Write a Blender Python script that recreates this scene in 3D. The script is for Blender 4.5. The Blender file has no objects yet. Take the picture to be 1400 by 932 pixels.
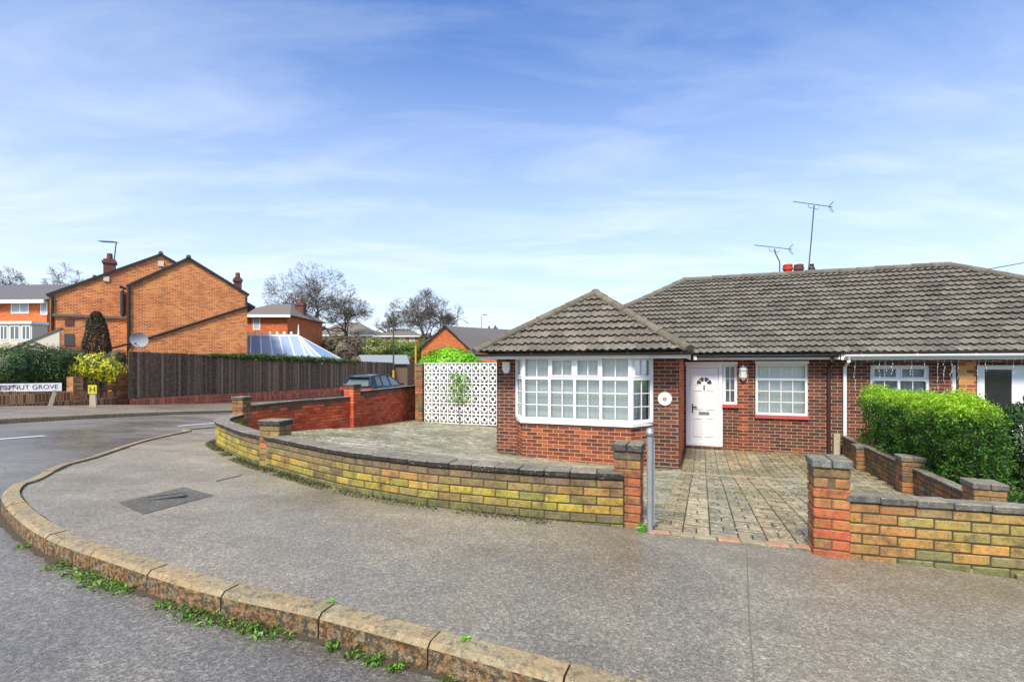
import bpy, bmesh, math, random
import numpy as np
from mathutils import Matrix, Vector, noise
R=math.radians; rnd=random.Random(7)
SC=bpy.context.scene; COL=SC.collection
F=680.0; CX=700.0; HY=500.0; YAW=math.atan(260/680)
A0,A1,A2=-1.10,-0.0418,-0.0518
ANCH=[(2.3,3.66,0),(1.0,4.1,0),(-.7,4.6,0),(-2.8,6,0),(-4.8,8,0),(-5.3,9.6,0),(-4.3,12.7,0),(-3.4,16,0),(-3.3,18.3,0),(-1.5,8,-.03),(1,7,-.08),(2.5,6.3,-.08),(4,5.5,-.06),
 (3.2,9.6,-.29),(-.34,10.96,-.25),(1.4,10.1,-.28),(5.05,11.9,-.05),(4.2,10.8,-.19),(7.1,11.1,.03),(5.84,7.3,-.17),(6.66,9.44,-.12),(4.3,8,-.17),(-1.5,13,-.02),(5,3.4,0),(3.6,2.5,0)]
def corr(x,y):
    s=0.03; t=0
    for ax,ay,c in ANCH:
        d2=(x-ax)**2+(y-ay)**2
        if d2<30:
            w=math.exp(-d2/3.4); s+=w; t+=w*c
    return t/s
def g(x,y):
    yy=min(y,90); xx=max(-60,min(60,x))
    b=0.0018*(yy-19)**2 if yy>19 else 0
    return A0+A1*xx+A2*yy+b+corr(x,y)
def P(px,py,Y): return Vector(((px-CX)/F*Y,Y,(HY-py)/F*Y))
def G(px,py):
    lo,hi=.8,70.
    k=(px-CX)/F; m=(HY-py)/F
    y=lo
    while y<hi:
        if m*y<g(k*y,y): break
        y+=.1
    a,b=y-.1,y
    for i in range(20):
        c=(a+b)/2
        if m*c<g(k*c,c): b=c
        else: a=c
    return Vector((k*b,b,g(k*b,b)))
UX=Vector((math.cos(YAW),-math.sin(YAW),0)); DX=Vector((math.sin(YAW),math.cos(YAW),0))
def L(u,d,z=0): return UX*u+DX*d+Vector((0,0,z))
def ud(v): return v.dot(UX),v.dot(DX)
HF=Matrix.Rotation(-YAW,4,'Z')        # house frame
def FR(x,y,z,ang): return Matrix.Translation((x,y,z))@Matrix.Rotation(ang,4,'Z')
I4=Matrix.Identity(4)
def lin(r,gg,b):
    f=lambda c:(c/255/12.92) if c/255<=.04045 else ((c/255+.055)/1.055)**2.4
    return (f(r),f(gg),f(b),1)
# ------------------------------------------------------------ objects
WM={}
def tag(o,label=None,cat=None,group=None,kind=None):
    if label:o['label']=label
    if cat:o['category']=cat
    if group:o['group']=group
    if kind:o['kind']=kind
    return o
def thing(name,label,cat,M=I4,group=None):
    o=bpy.data.objects.new(name,None); COL.objects.link(o); o.matrix_basis=M; o.empty_display_size=.2
    WM[o]=M.copy(); return tag(o,label,cat,group)
class MB:
    def __init__(s): s.V=[];s.F=[];s.C=[];s.M=[];s.UV=[]
    def add(s,vs,fs,col=(1,1,1),mi=0,uv=None):
        n=len(s.V); s.V+= [tuple(v) for v in vs]
        for k,f in enumerate(fs):
            s.F.append(tuple(n+i for i in f)); s.C.append(col); s.M.append(mi); s.UV.append(uv[k] if uv else None)
        return s
    def box(s,x0,x1,y0,y1,z0,z1,col=(1,1,1),mi=0):
        vs=[(x,y,z) for z in(z0,z1) for y in(y0,y1) for x in(x0,x1)]
        return s.add(vs,[(0,2,3,1),(4,5,7,6),(0,1,5,4),(2,6,7,3),(0,4,6,2),(1,3,7,5)],col,mi)
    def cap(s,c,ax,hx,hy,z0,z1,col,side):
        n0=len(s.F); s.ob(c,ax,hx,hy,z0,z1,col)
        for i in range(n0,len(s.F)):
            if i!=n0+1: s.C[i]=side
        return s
    def ob(s,c,ax,hx,hy,z0,z1,col=(1,1,1),mi=0,uv=None):   # oriented box, ax=(dx,dy)
        ax=Vector((ax[0],ax[1])).normalized(); ay=Vector((-ax.y,ax.x)); vs=[]
        for z in(z0,z1):
            for b in(-hy,hy):
                for a in(-hx,hx): vs.append((c[0]+ax.x*a+ay.x*b,c[1]+ax.y*a+ay.y*b,z))
        return s.add(vs,[(0,2,3,1),(4,5,7,6),(0,1,5,4),(2,6,7,3),(0,4,6,2),(1,3,7,5)],col,mi)
    def quad(s,a,b,c,d,col=(1,1,1),mi=0): return s.add([a,b,c,d],[(0,1,2,3)],col,mi)
    def prism(s,poly,y0,y1,axis='y',col=(1,1,1),mi=0):       # poly in (x,z) extruded along y (axis y) or (x,y) along z
        n=len(poly)
        if axis=='y': vs=[(p[0],y0,p[1]) for p in poly]+[(p[0],y1,p[1]) for p in poly]
        elif axis=='x': vs=[(y0,p[0],p[1]) for p in poly]+[(y1,p[0],p[1]) for p in poly]
        else: vs=[(p[0],p[1],y0) for p in poly]+[(p[0],p[1],y1) for p in poly]
        fs=[tuple(range(n-1,-1,-1)),tuple(range(n,2*n))]+[(i,(i+1)%n,n+(i+1)%n,n+i) for i in range(n)]
        return s.add(vs,fs,col,mi)
    def tube(s,pts,rs,n=8,col=(1,1,1),mi=0,cap=True):
        pts=[Vector(p) for p in pts]
        if not hasattr(rs,'__len__'): rs=[rs]*len(pts)
        vs=[];fs=[]
        for i,p in enumerate(pts):
            t=(pts[min(i+1,len(pts)-1)]-pts[max(i-1,0)])
            if t.length<1e-9:t=Vector((0,0,1))
            t.normalize(); a=Vector((0,0,1)) if abs(t.z)<.9 else Vector((1,0,0))
            e=t.cross(a).normalized(); f=t.cross(e)
            for k in range(n):
                w=2*math.pi*k/n; vs.append(p+e*math.cos(w)*rs[i]+f*math.sin(w)*rs[i])
        for i in range(len(pts)-1):
            for k in range(n): fs.append((i*n+k,i*n+(k+1)%n,(i+1)*n+(k+1)%n,(i+1)*n+k))
        if cap: fs+= [tuple(range(n-1,-1,-1)),tuple(range((len(pts)-1)*n,len(pts)*n))]
        return s.add(vs,fs,col,mi)
    def sphere(s,c,r,n=12,m=8,sc=(1,1,1),col=(1,1,1),mi=0):
        vs=[];fs=[]
        for i in range(m+1):
            th=math.pi*i/m
            for k in range(n):
                ph=2*math.pi*k/n; vs.append((c[0]+r*sc[0]*math.sin(th)*math.cos(ph),c[1]+r*sc[1]*math.sin(th)*math.sin(ph),c[2]+r*sc[2]*math.cos(th)))
        for i in range(m):
            for k in range(n): fs.append((i*n+k,(i+1)*n+k,(i+1)*n+(k+1)%n,i*n+(k+1)%n))
        return s.add(vs,fs,col,mi)
    def build(s,name,mats,parent=None,M=I4,smooth=False,bevel=0,recalc=True):
        if not isinstance(mats,(list,tuple)): mats=[mats]
        me=bpy.data.meshes.new(name); V=np.array(s.V,dtype=float)
        me.from_pydata([tuple(v) for v in V],[],s.F)
        for m in mats: me.materials.append(m)
        ca=me.color_attributes.new('Col','FLOAT_COLOR','CORNER'); uvl=me.uv_layers.new(name='UVMap')
        cols=[];uvs=[]
        for p in me.polygons:
            nx,ny,nz=p.normal; ax=0 if abs(nx)>=abs(ny) and abs(nx)>abs(nz) else (1 if abs(ny)>abs(nz) else 2)
            c=s.C[p.index]; u=s.UV[p.index]; p.material_index=s.M[p.index]
            for k,vi in enumerate(p.vertices):
                cols+= [c[0],c[1],c[2],1]
                v=V[vi]
                uvs+= list(u[k]) if u else ([v[1],v[2]] if ax==0 else ([v[0],v[2]] if ax==1 else [v[0],v[1]]))
        ca.data.foreach_set('color',cols); uvl.data.foreach_set('uv',uvs)
        if smooth: me.polygons.foreach_set('use_smooth',[True]*len(me.polygons))
        if bevel or recalc:
            bm=bmesh.new(); bm.from_mesh(me)
            if recalc: bmesh.ops.recalc_face_normals(bm,faces=bm.faces)
            if bevel: bmesh.ops.bevel(bm,geom=list(bm.edges),offset=bevel,segments=1,affect='EDGES',clamp_overlap=True)
            bm.to_mesh(me); bm.free()
        o=bpy.data.objects.new(name,me); COL.objects.link(o)
        if parent is not None:
            me.transform(WM[parent].inverted()@M); o.parent=parent; WM[o]=WM[parent]
        else:
            mn=V.min(0);mx=V.max(0); c=Vector(((mn[0]+mx[0])/2,(mn[1]+mx[1])/2,mn[2]))
            me.transform(Matrix.Translation(-c)); o.matrix_basis=M@Matrix.Translation(c); WM[o]=o.matrix_basis.copy()
        return o
def copy_tree(o,parent=None):
    c=o.copy(); COL.objects.link(c); WM[c]=WM[o]
    if parent is not None: c.parent=parent
    for ch in list(o.children): copy_tree(ch,c)
    return c
# ------------------------------------------------------------ materials
class NT:
    def __init__(s,name):
        s.m=bpy.data.materials.new(name); s.m.use_nodes=True; s.t=s.m.node_tree; s.b=s.t.nodes['Principled BSDF']
    def n(s,ty,ins=None,**kw):
        x=s.t.nodes.new('ShaderNode'+ty)
        for k,v in kw.items(): setattr(x,k,v)
        if ins:
            for k,v in ins.items():
                if hasattr(v,'is_output') or isinstance(v,bpy.types.NodeSocket): s.t.links.new(v,x.inputs[k])
                else: x.inputs[k].default_value=v
        return x
    def math(s,op,a,b=0.,c=None):
        i={0:a,1:b}
        if c is not None:i[2]=c
        return s.n('Math',i,operation=op).outputs[0]
    def ramp(s,f,stops,interp='LINEAR'):
        r=s.n('ValToRGB',{0:f}); e=r.color_ramp; e.interpolation=interp
        while len(e.elements)<len(stops): e.elements.new(.5)
        for el,(p,c) in zip(e.elements,stops):
            el.position=p; el.color=c if hasattr(c,'__len__') else (c,c,c,1)
        return r.outputs[0]
    def mix(s,f,a,b,mode='MIX'):
        x=s.t.nodes.new('ShaderNodeMix'); x.data_type='RGBA'; x.blend_type=mode
        for k,v in ((0,f),(6,a),(7,b)):
            if isinstance(v,bpy.types.NodeSocket): s.t.links.new(v,x.inputs[k])
            else: x.inputs[k].default_value=v
        return x.outputs[2]
    def noise(s,vec,scale,detail=4,rough=.55,out=0): return s.n('TexNoise',{'Vector':vec,'Scale':scale,'Detail':detail,'Roughness':rough}).outputs[out]
    def set(s,**kw):
        for k,v in kw.items():
            k={'base':'Base Color','rough':'Roughness','normal':'Normal','metal':'Metallic','spec':'Specular IOR Level'}.get(k,k)
            if isinstance(v,bpy.types.NodeSocket): s.t.links.new(v,s.b.inputs[k])
            else: s.b.inputs[k].default_value=v
        return s.m
    def bump(s,h,dist=.01,strength=1.,nrm=None):
        i={'Height':h,'Distance':dist,'Strength':strength}
        if nrm:i['Normal']=nrm
        return s.n('Bump',i).outputs[0]
    def pos(s): return s.n('NewGeometry').outputs['Position']
def plain(name,col,rough=.6,metal=0,var=.12,scale=6,spec=.5,bump=0,dirt=None):
    t=NT(name); p=t.pos(); f=t.noise(p,scale,5)
    a=tuple(c*(1-var) for c in col[:3])+(1,); b=tuple(min(1,c*(1+var)) for c in col[:3])+(1,)
    c=t.mix(f,a,b)
    if dirt:
        d=t.ramp(t.noise(p,1.7,7,.7),[(.5,0.),(.68,1.)]); c=t.mix(t.math('MULTIPLY',d,dirt[1]),c,dirt[0])
    kw=dict(base=c,rough=rough,metal=metal,spec=spec)
    if bump: kw['normal']=t.bump(t.noise(p,scale*12,4),bump)
    return t.set(**kw)
def brickmat(name,cols,mortar,bw=.225,bh=.075,ms=.0055,bump=.006,stain=None,rough=.85,var=.25,stainscale=.8):
    t=NT(name); uv=t.n('TexCoord').outputs['UV']; p=t.pos(); sp=t.n('SeparateXYZ',{0:uv})
    wob=t.noise(p,9,3,out=1); uv2=t.n('VectorMath',{0:uv,1:t.n('VectorMath',{0:wob,'Scale':.004},operation='SCALE').outputs[0]},operation='ADD').outputs[0]
    br=t.n('TexBrick',{'Vector':uv2,'Scale':1.,'Mortar Size':ms,'Mortar Smooth':.15,'Brick Width':bw,'Row Height':bh})
    row=t.math('FLOOR',t.math('DIVIDE',sp.outputs[1],bh))
    even=t.math('SUBTRACT',1.,t.math('FLOORED_MODULO',row,2.))
    col=t.math('FLOOR',t.math('DIVIDE',t.math('ADD',sp.outputs[0],t.math('MULTIPLY',even,bw/2)),bw))
    v=t.n('CombineXYZ',{0:col,1:row,2:0.}).outputs[0]
    wn=t.n('TexWhiteNoise',{'Vector':v},noise_dimensions='3D').outputs[0]
    c=t.ramp(wn,[(i/len(cols),k) for i,k in enumerate(cols)],'CONSTANT')
    nf=t.noise(p,28,6,.65)
    c=t.mix(1.,c,t.ramp(nf,[(.3,1-var),(.7,1+var*.4)]),'MULTIPLY')
    c=t.mix(br.outputs['Fac'],c,t.mix(nf,tuple(x*.8 for x in mortar[:3])+(1,),mortar))
    if stain:
        for (sc,amt,sccale) in stain:
            d=t.ramp(t.noise(p,sccale,7,.65),[(.48,0.),(.66,1.)]); c=t.mix(t.math('MULTIPLY',d,amt),c,sc)
    h=t.math('ADD',t.math('MULTIPLY',br.outputs['Fac'],-1.),t.math('MULTIPLY',nf,.35))
    return t.set(base=c,rough=rough,normal=t.bump(h,bump),spec=.3)
def colmat(name,rough=.8,var=.2,scale=30,bump=.003,spec=.35,stain=None,fine=0,lichen=None,zmoss=None):
    t=NT(name); p=t.pos(); a=t.n('VertexColor',layer_name='Col').outputs[0]
    nf=t.noise(p,scale,6,.65)
    c=t.mix(1.,a,t.ramp(nf,[(.28,1-var),(.72,1+var*.5)]),'MULTIPLY')
    if stain:
        for (sc,amt,s2,lo,hi) in stain:
            d=t.ramp(t.noise(p,s2,7,.7),[(lo,0.),(hi,1.)]); c=t.mix(t.math('MULTIPLY',d,amt),c,sc)
    if lichen:
        d=t.ramp(t.n('TexVoronoi',{'Vector':p,'Scale':lichen[1],'Randomness':1.}).outputs[0],[(.10,1.),(.22,0.)])
        d=t.math('MULTIPLY',d,t.ramp(t.noise(p,lichen[1]*.18,4),[(.45,0.),(.6,1.)]))
        c=t.mix(t.math('MULTIPLY',d,lichen[2]),c,lichen[0])
    kw=dict(base=c,rough=rough,spec=spec)
    if bump: kw['normal']=t.bump(t.noise(p,scale*2.5,5,.7),bump)
    return t.set(**kw)
def leafmat(name,trans=.25):
    t=NT(name); a=t.n('VertexColor',layer_name='Col').outputs[0]
    m=t.set(base=a,rough=.5,spec=.35)
    tr=t.n('BsdfTranslucent',{'Color':t.mix(1.,a,(1.3,1.5,.6,1),'MULTIPLY')}); mx=t.n('MixShader',{0:trans,1:t.b.outputs[0],2:tr.outputs[0]})
    t.t.links.new(mx.outputs[0],t.t.nodes['Material Output'].inputs[0]); return m
def glassmat(name,tint=(1,1,1,1),base=.12):
    t=NT(name); fr=t.n('Fresnel',{'IOR':1.5}).outputs[0]
    f=t.math('ADD',t.math('MULTIPLY',fr,.8),base)
    gl=t.n('BsdfGlossy',{'Color':(.9,.93,1,1),'Roughness':.03}); tr=t.n('BsdfTransparent',{'Color':tint})
    mx=t.n('MixShader',{0:f,1:tr.outputs[0],2:gl.outputs[0]}); t.t.links.new(mx.outputs[0],t.t.nodes['Material Output'].inputs[0]); return t.m
def asphalt(name,base,spark,wet,seed=0,patch=(.75,1.2),sc=90,rbase=.55,brown=None):
    t=NT(name); p=t.pos()
    big=t.noise(p,.42,5,.6); mid=t.noise(p,2.3,6,.7)
    vo=t.n('TexVoronoi',{'Vector':p,'Scale':sc}); cell=t.n('SeparateColor',{0:vo.outputs['Color']}).outputs[0]
    vo2=t.n('TexVoronoi',{'Vector':p,'Scale':sc*.43}); cell2=t.n('SeparateColor',{0:vo2.outputs['Color']}).outputs[1]
    c=t.mix(1.,base,t.ramp(big,[(.32,patch[0]),(.66,patch[1])]),'MULTIPLY')
    c=t.mix(1.,c,t.ramp(mid,[(.3,.84),(.7,1.14)]),'MULTIPLY')
    c=t.mix(1.,c,t.ramp(cell,[(0,.62),(.5,.97),(.8,1.14),(1,1.55)]),'MULTIPLY')
    c=t.mix(1.,c,t.ramp(cell2,[(0,.75),(.7,1.),(1,1.35)]),'MULTIPLY')
    s=t.ramp(t.noise(p,sc*1.1,2,.6),[(.64,0.),(.72,1.)]); c=t.mix(t.math('MULTIPLY',s,.6),c,spark)
    if brown: c=t.mix(t.math('MULTIPLY',t.ramp(t.noise(p,.8,6,.7),[(.48,0.),(.68,1.)]),.4),c,brown)
    r=t.ramp(t.math('ADD',big,t.math('MULTIPLY',mid,.4)),[(.55,wet),(.85,rbase)])
    h=t.math('ADD',t.math('MULTIPLY',cell,.6),t.noise(p,sc*.5,3))
    return t.set(base=c,rough=r,normal=t.bump(h,.0016,.6),spec=.4)
M={}
M['white']=plain('white upvc',(.80,.81,.82,1),.35,var=.03)
M['whitedirty']=plain('white gutter paint',(.74,.74,.72,1),.45,var=.08,scale=9,dirt=((.25,.25,.22,1),.35))
M['black']=plain('black plastic',(.018,.017,.017,1),.4)
M['brownpipe']=plain('brown downpipe paint',(.05,.018,.015,1),.4)
M['redpaint']=plain('red tile paint',(.42,.07,.06,1),.5,var=.2,scale=14)
M['galv']=plain('galvanised steel',(.36,.38,.39,1),.42,.55,var=.25,scale=18)
M['chrome']=plain('chrome',(.35,.35,.36,1),.25,.9)
M['darkmetal']=plain('dark metal',(.09,.09,.09,1),.45,.6)
M['glass']=glassmat('window glass',(.96,.98,.96,1),.02); M['darkglass']=plain('dark glass',(.015,.018,.02,1),.05,spec=1)
M['darkroom']=plain('dark interior',(.02,.02,.022,1),.9)
def curtain():
    t=NT('vertical blind'); p=t.n('TexCoord').outputs['UV']; x=t.n('SeparateXYZ',{0:p}).outputs[0]
    s=t.math('PINGPONG',x,.045); c=t.mix(t.ramp(s,[(0,0.),(.004,1.),(.045,1.)]),(.6,.62,.57,1),(.92,.93,.87,1))
    return t.set(base=c,rough=.9)
M['blind']=curtain()
M['net']=plain('net curtain',(.42,.44,.45,1),.9,var=.25,scale=5)
MORT=lin(205,168,140)
M['bhouse']=brickmat('bungalow brick',[lin(*c) for c in[(100,62,50),(84,56,48),(118,66,50),(92,64,54),(72,52,46),(130,76,54),(104,56,46),(86,62,54)]],MORT,stain=[((.035,.03,.025,1),.35,.9)])
M['bbay']=brickmat('bay brick',[lin(*c) for c in[(132,70,52),(108,60,48),(146,80,54),(116,68,54),(94,58,50),(160,92,58),(122,64,48)]],lin(222,170,132))
M['bside']=brickmat('porch return brick',[lin(*c) for c in[(204,96,56),(190,84,50),(214,112,66)]],lin(226,150,110))
M['borange']=brickmat('orange stock brick',[lin(*c) for c in[(212,120,58),(198,104,50),(222,136,70),(186,92,48),(216,126,60),(170,84,48)]],lin(226,178,130),bw=.24,bh=.08,ms=.012,var=.12,stain=[(lin(150,84,52),.4,.45),(lin(120,80,58),.35,1.6)])
M['borange2']=brickmat('far orange brick',[lin(*c) for c in[(196,100,52),(186,90,48),(206,112,58)]],lin(210,150,110),var=.12)
M['bred']=brickmat('red plinth brick',[lin(*c) for c in[(190,92,68),(172,82,60),(206,116,84),(150,84,66)]],lin(212,160,130),bw=.11,bh=.26,ms=.008)
M['blow']=brickmat('low wall brick',[lin(*c) for c in[(178,122,80),(158,100,70),(196,140,92),(140,92,70)]],lin(196,166,126),stain=[(lin(90,80,60),.5,1.2)])
M['bcol']=brickmat('low wall soldier brick',[lin(*c) for c in[(168,112,76),(140,88,62),(190,136,90),(128,84,66)]],lin(200,178,140),bw=.11,bh=.3,ms=.01)
M['gwall']=colmat('garden wall brick',.85,.38,26,.004,stain=[(lin(66,60,46),.75,6,.48,.66),(lin(140,132,58),.45,11,.5,.64),(lin(46,42,34),.5,38,.55,.66)],lichen=((.45,.45,.4,1),60,.5))
M['rwall']=colmat('red garden wall brick',.85,.3,26,.003,stain=[(lin(110,66,50),.5,3,.5,.7)])
M['mortar']=colmat('wall mortar',.95,.3,30,.004)
M['cap']=colmat('weathered coping',.8,.5,24,.005,stain=[(lin(40,38,34),.5,9,.5,.68),(lin(150,150,140),.3,16,.55,.7)],lichen=((.55,.55,.52,1),45,.8))
M['block']=colmat('block paving',.5,.5,30,.004,spec=.5,stain=[(lin(82,86,48),.65,.8,.42,.6),(lin(66,62,46),.5,7,.5,.64),(lin(200,196,178),.5,24,.56,.66)],lichen=((.66,.66,.58,1),40,.9))
M['joint']=plain('paving joint soil',lin(66,64,50),.9,var=.4,scale=14,bump=.01,dirt=(lin(78,96,44),.7))
M['pave']=asphalt('pavement asphalt',lin(144,137,121),(.62,.6,.54,1),.3,patch=(.64,1.16),sc=150,rbase=.62,brown=lin(104,94,72))
M['road']=asphalt('road asphalt',lin(112,108,101),(.5,.5,.5,1),.24,patch=(.58,1.3),sc=130,rbase=.5)
M['fpave']=asphalt('far pavement asphalt',lin(128,118,106),(.4,.4,.38,1),.4,sc=60)
M['patch']=asphalt('patched asphalt',lin(96,92,82),(.4,.4,.38,1),.6,sc=110,patch=(.85,1.1))
M['roadpaint']=plain('road paint',(.62,.63,.63,1),.6,var=.2,scale=20)
M['kerb']=colmat('kerb concrete',.75,.4,34,.006,stain=[(lin(178,138,86),.45,3.2,.46,.66),(lin(84,80,62),.7,24,.5,.62)],lichen=((.72,.7,.62,1),90,.9))
M['kerbface']=colmat('kerb face concrete',.8,.5,30,.01,stain=[(lin(160,108,56),.75,12,.42,.58),(lin(52,46,34),.85,34,.42,.56)],lichen=((.7,.62,.5,1),80,.8))
M['tile']=colmat('concrete roof tile',.62,.3,14,.003,spec=.5,stain=[(lin(58,56,50),.45,9,.5,.7),(lin(176,174,160),.35,13,.52,.7)],lichen=(lin(196,194,176),22,.4))
M['ridge']=colmat('ridge tile',.8,.35,18,.006,stain=[(lin(84,80,68),.6,6,.45,.65)],lichen=(lin(190,184,160),25,.6))
M['slate']=plain('far roof tile',lin(92,90,90),.7,var=.2,scale=3)
M['slate2']=plain('far brown roof tile',lin(108,100,92),.7,var=.2,scale=3)
M['cream']=plain('cream render',lin(206,196,178),.8,var=.08)
M['fence']=colmat('dark fence boards',.85,.45,9,.004,stain=[(lin(160,150,140),.45,14,.5,.68)])
M['timber']=plain('shed timber',lin(96,80,66),.8,var=.3,scale=8)
M['felt']=plain('shed roof felt',lin(128,136,140),.7,var=.1)
M['concrete']=plain('weathered concrete',lin(176,168,144),.85,var=.2,scale=14,bump=.004,dirt=((.12,.11,.08,1),.4))
M['screen']=plain('white painted screen block',(.78,.78,.77,1),.7,var=.07,scale=10,dirt=((.35,.36,.3,1),.25))
M['bark']=plain('winter bark',lin(76,68,60),.9,var=.3,scale=4)
M['twig']=plain('winter twigs',lin(84,76,66),.9,var=.2,scale=2)
M['leaf']=leafmat('leaf'); M['conifer']=leafmat('conifer foliage',.1); M['seam']=plain('seam',lin(104,98,88),.9); M['crack']=plain('crack',lin(84,80,74),.9)
M['carpaint']=plain('dark blue car paint',(.022,.03,.045,1),.22,.3,var=.02,spec=.7)
M['carglass']=plain('car glass',(.10,.13,.14,1),.06,var=.05,spec=1)
M['redlight']=plain('tail light',(.45,.02,.02,1),.2)
M['tyre']=plain('tyre rubber',(.02,.02,.02,1),.8)
M['redcar']=plain('red car paint',(.5,.02,.025,1),.3,spec=.7)
M['yellow']=plain('yellow sign face',(.6,.52,.02,1),.5,var=.03)
M['ink']=plain('sign ink',(.02,.02,.02,1),.6,var=.05)
M['blueink']=plain('blue spray paint',(.06,.07,.3,1),.6,var=.1)
M['signwhite']=plain('sign enamel',(.68,.69,.72,1),.4,var=.05,scale=12)
M['terracotta']=plain('terracotta pot',lin(176,58,42),.7,var=.15)
M['darkpot']=plain('dark clay pot',lin(100,60,52),.8,var=.2)
M['soil']=plain('garden ground',lin(88,92,62),.95,var=.4,scale=.6,bump=.02)
M['grey']=plain('satellite dish grey',lin(168,172,176),.4)
M['polyglass']=plain('conservatory roof sheet',lin(136,156,186),.4,var=.05,spec=.7)
M['lampglass']=plain('frosted lantern glass',(.6,.62,.6,1),.2)
M['wire']=plain('pale wire',(.5,.5,.48,1),.6)
M['bulb']=plain('clear bulb',(.85,.85,.85,1),.15)
M['yellowpost']=plain('yellow painted post',lin(196,150,40),.6,var=.15)
M['edge']=colmat('edging setts',.75,.35,24,.004,stain=[(lin(110,108,84),.5,6,.5,.7)])
# ------------------------------------------------------------ sheets on the ground
def sheet(name,poly,mat,step=.5,dz=0.,label=None,zf=g):
    bm=bmesh.new(); vs=[bm.verts.new((p[0],p[1],0)) for p in poly]; bm.faces.new(vs)
    xs=[p[0] for p in poly]; ys=[p[1] for p in poly]
    for ax,lo,hi in((0,min(xs),max(xs)),(1,min(ys),max(ys))):
        v=math.floor(lo/step)*step+step*.37
        while v<hi:
            co=(v,0,0) if ax==0 else (0,v,0); no=(1,0,0) if ax==0 else (0,1,0)
            bmesh.ops.bisect_plane(bm,geom=list(bm.verts)+list(bm.edges)+list(bm.faces),plane_co=co,plane_no=no); v+=step
    bmesh.ops.triangulate(bm,faces=bm.faces)
    for v in bm.verts: v.co.z=zf(v.co.x,v.co.y)+dz
    for f in bm.faces:
        f.smooth=True
        if f.normal.z<0:f.normal_flip()
    bmesh.ops.recalc_face_normals(bm,faces=bm.faces)
    if sum(f.normal.z for f in bm.faces)<0: bmesh.ops.reverse_faces(bm,faces=bm.faces)
    me=bpy.data.meshes.new(name); bm.to_mesh(me); bm.free(); me.materials.append(mat)
    o=bpy.data.objects.new(name,me); COL.objects.link(o); o['kind']='structure'; WM[o]=I4
    if label:o['label']=label
    return o
def cr(pts,n=6):   # catmull-rom in 2D
    out=[]; Q=[Vector((p[0],p[1])) for p in pts]; Q=[Q[0]*2-Q[1]]+Q+[Q[-1]*2-Q[-2]]
    for i in range(1,len(Q)-2):
        for k in range(n):
            t=k/n; a,b,c,d=Q[i-1:i+3]
            out.append(.5*((2*b)+(c-a)*t+(2*a-5*b+4*c-d)*t*t+(3*b-a-3*c+d)*t**3))
    out.append(Q[-2]); return out
def resample(pts,step):
    out=[pts[0].copy()]; acc=0
    for a,b in zip(pts,pts[1:]):
        l=(b-a).length; t=step-acc
        while t<=l: out.append(a+(b-a)*(t/l)); t+=step
        acc=(acc+l)%step if l else acc
    if (out[-1]-pts[-1]).length>1e-3: out.append(pts[-1])
    return out
def offset(pts,d):
    out=[]
    for i,p in enumerate(pts):
        t=(pts[min(i+1,len(pts)-1)]-pts[max(i-1,0)]).normalized(); out.append(p+Vector((-t.y,t.x))*d)
    return out
kp=[(770,932),(630,894),(434,841),(279.6,807),(152.7,767),(61,733),(22,706),(3,681),(12,665),(37,656),(77,637),(123,624.6),(188.6,603.4),(251,590),(291,584)]
KW=[G(*p) for p in kp]; KW=[Vector((p.x,p.y)) for p in KW]
d0=(KW[0]-KW[1]).normalized(); d1=Vector((.24,1)).normalized()
KW=[KW[0]+d0*9,KW[0]+d0*3]+KW+[KW[-1]+d1*8,KW[-1]+d1*18,KW[-1]+d1*34]
KOUT=resample(cr(KW,8),.12)            # road-side top arris of kerb; runs right -> left -> away
KIN=offset(KOUT,-.108)
# which side is inner? pavement lies to the right of travel direction (right->left, then away)
fk=[G(*p) for p in((0,573),(124,566.7),(233,562.6),(306,560.5))]; fk=[Vector((p.x,p.y)) for p in fk]
fk=[fk[0]+Vector((-.3,-18)),fk[0]+Vector((-.1,-6))]+fk+[fk[-1]+Vector((.27,1))*8,fk[-1]+Vector((.27,1))*30]
FK=resample(cr(fk,8),.3)
road=[tuple(p) for p in KOUT[::3]]+[tuple(KOUT[-1])]+[tuple(p) for p in reversed(FK[::2])]+[(FK[0].x,-8),(10,-8)]
sheet('road',road,M['road'],1.0,-.105)
# wall line (outer base), gate -> round corner -> far pier
wpx=[(876,722),(857,721.5),(754,712),(677,703),(600,693.5),(563,688),(486,674),(434,661),(383,646),(342,633),(311,618),(295,606)]
WL=[G(*p) for p in wpx]; WL=[Vector((p.x,p.y)) for p in WL]+[Vector((-5.35,9.55)),Vector((-5.2,10.7)),Vector((-4.85,11.7)),Vector((-4.25,12.95)),Vector((-3.9,14.6)),Vector((-3.35,17.9))]
WLs=resample(cr(WL,8),.05)
gateR=G(1113,757.7); gateL=WL[0]
farend=WLs[-1]
pav=[tuple(p) for p in KIN[::3]]+[tuple(KIN[-1])]+[tuple(farend+Vector((.3*17,34)))]+[tuple(p) for p in reversed(offset(WLs,-.11)[::6])]
nR=L(*[ud(gateR)[0]+7.5,ud(gateR)[1]-.1])
gl_=G(893,729); gr_=G(1107,752)
pav+= [(gl_.x,gl_.y),(gr_.x,gr_.y),(nR.x,nR.y)]
pav+= [tuple(KIN[0]+Vector((.4,.5)))]
sheet('pavement',pav,M['pave'],.5)
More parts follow.
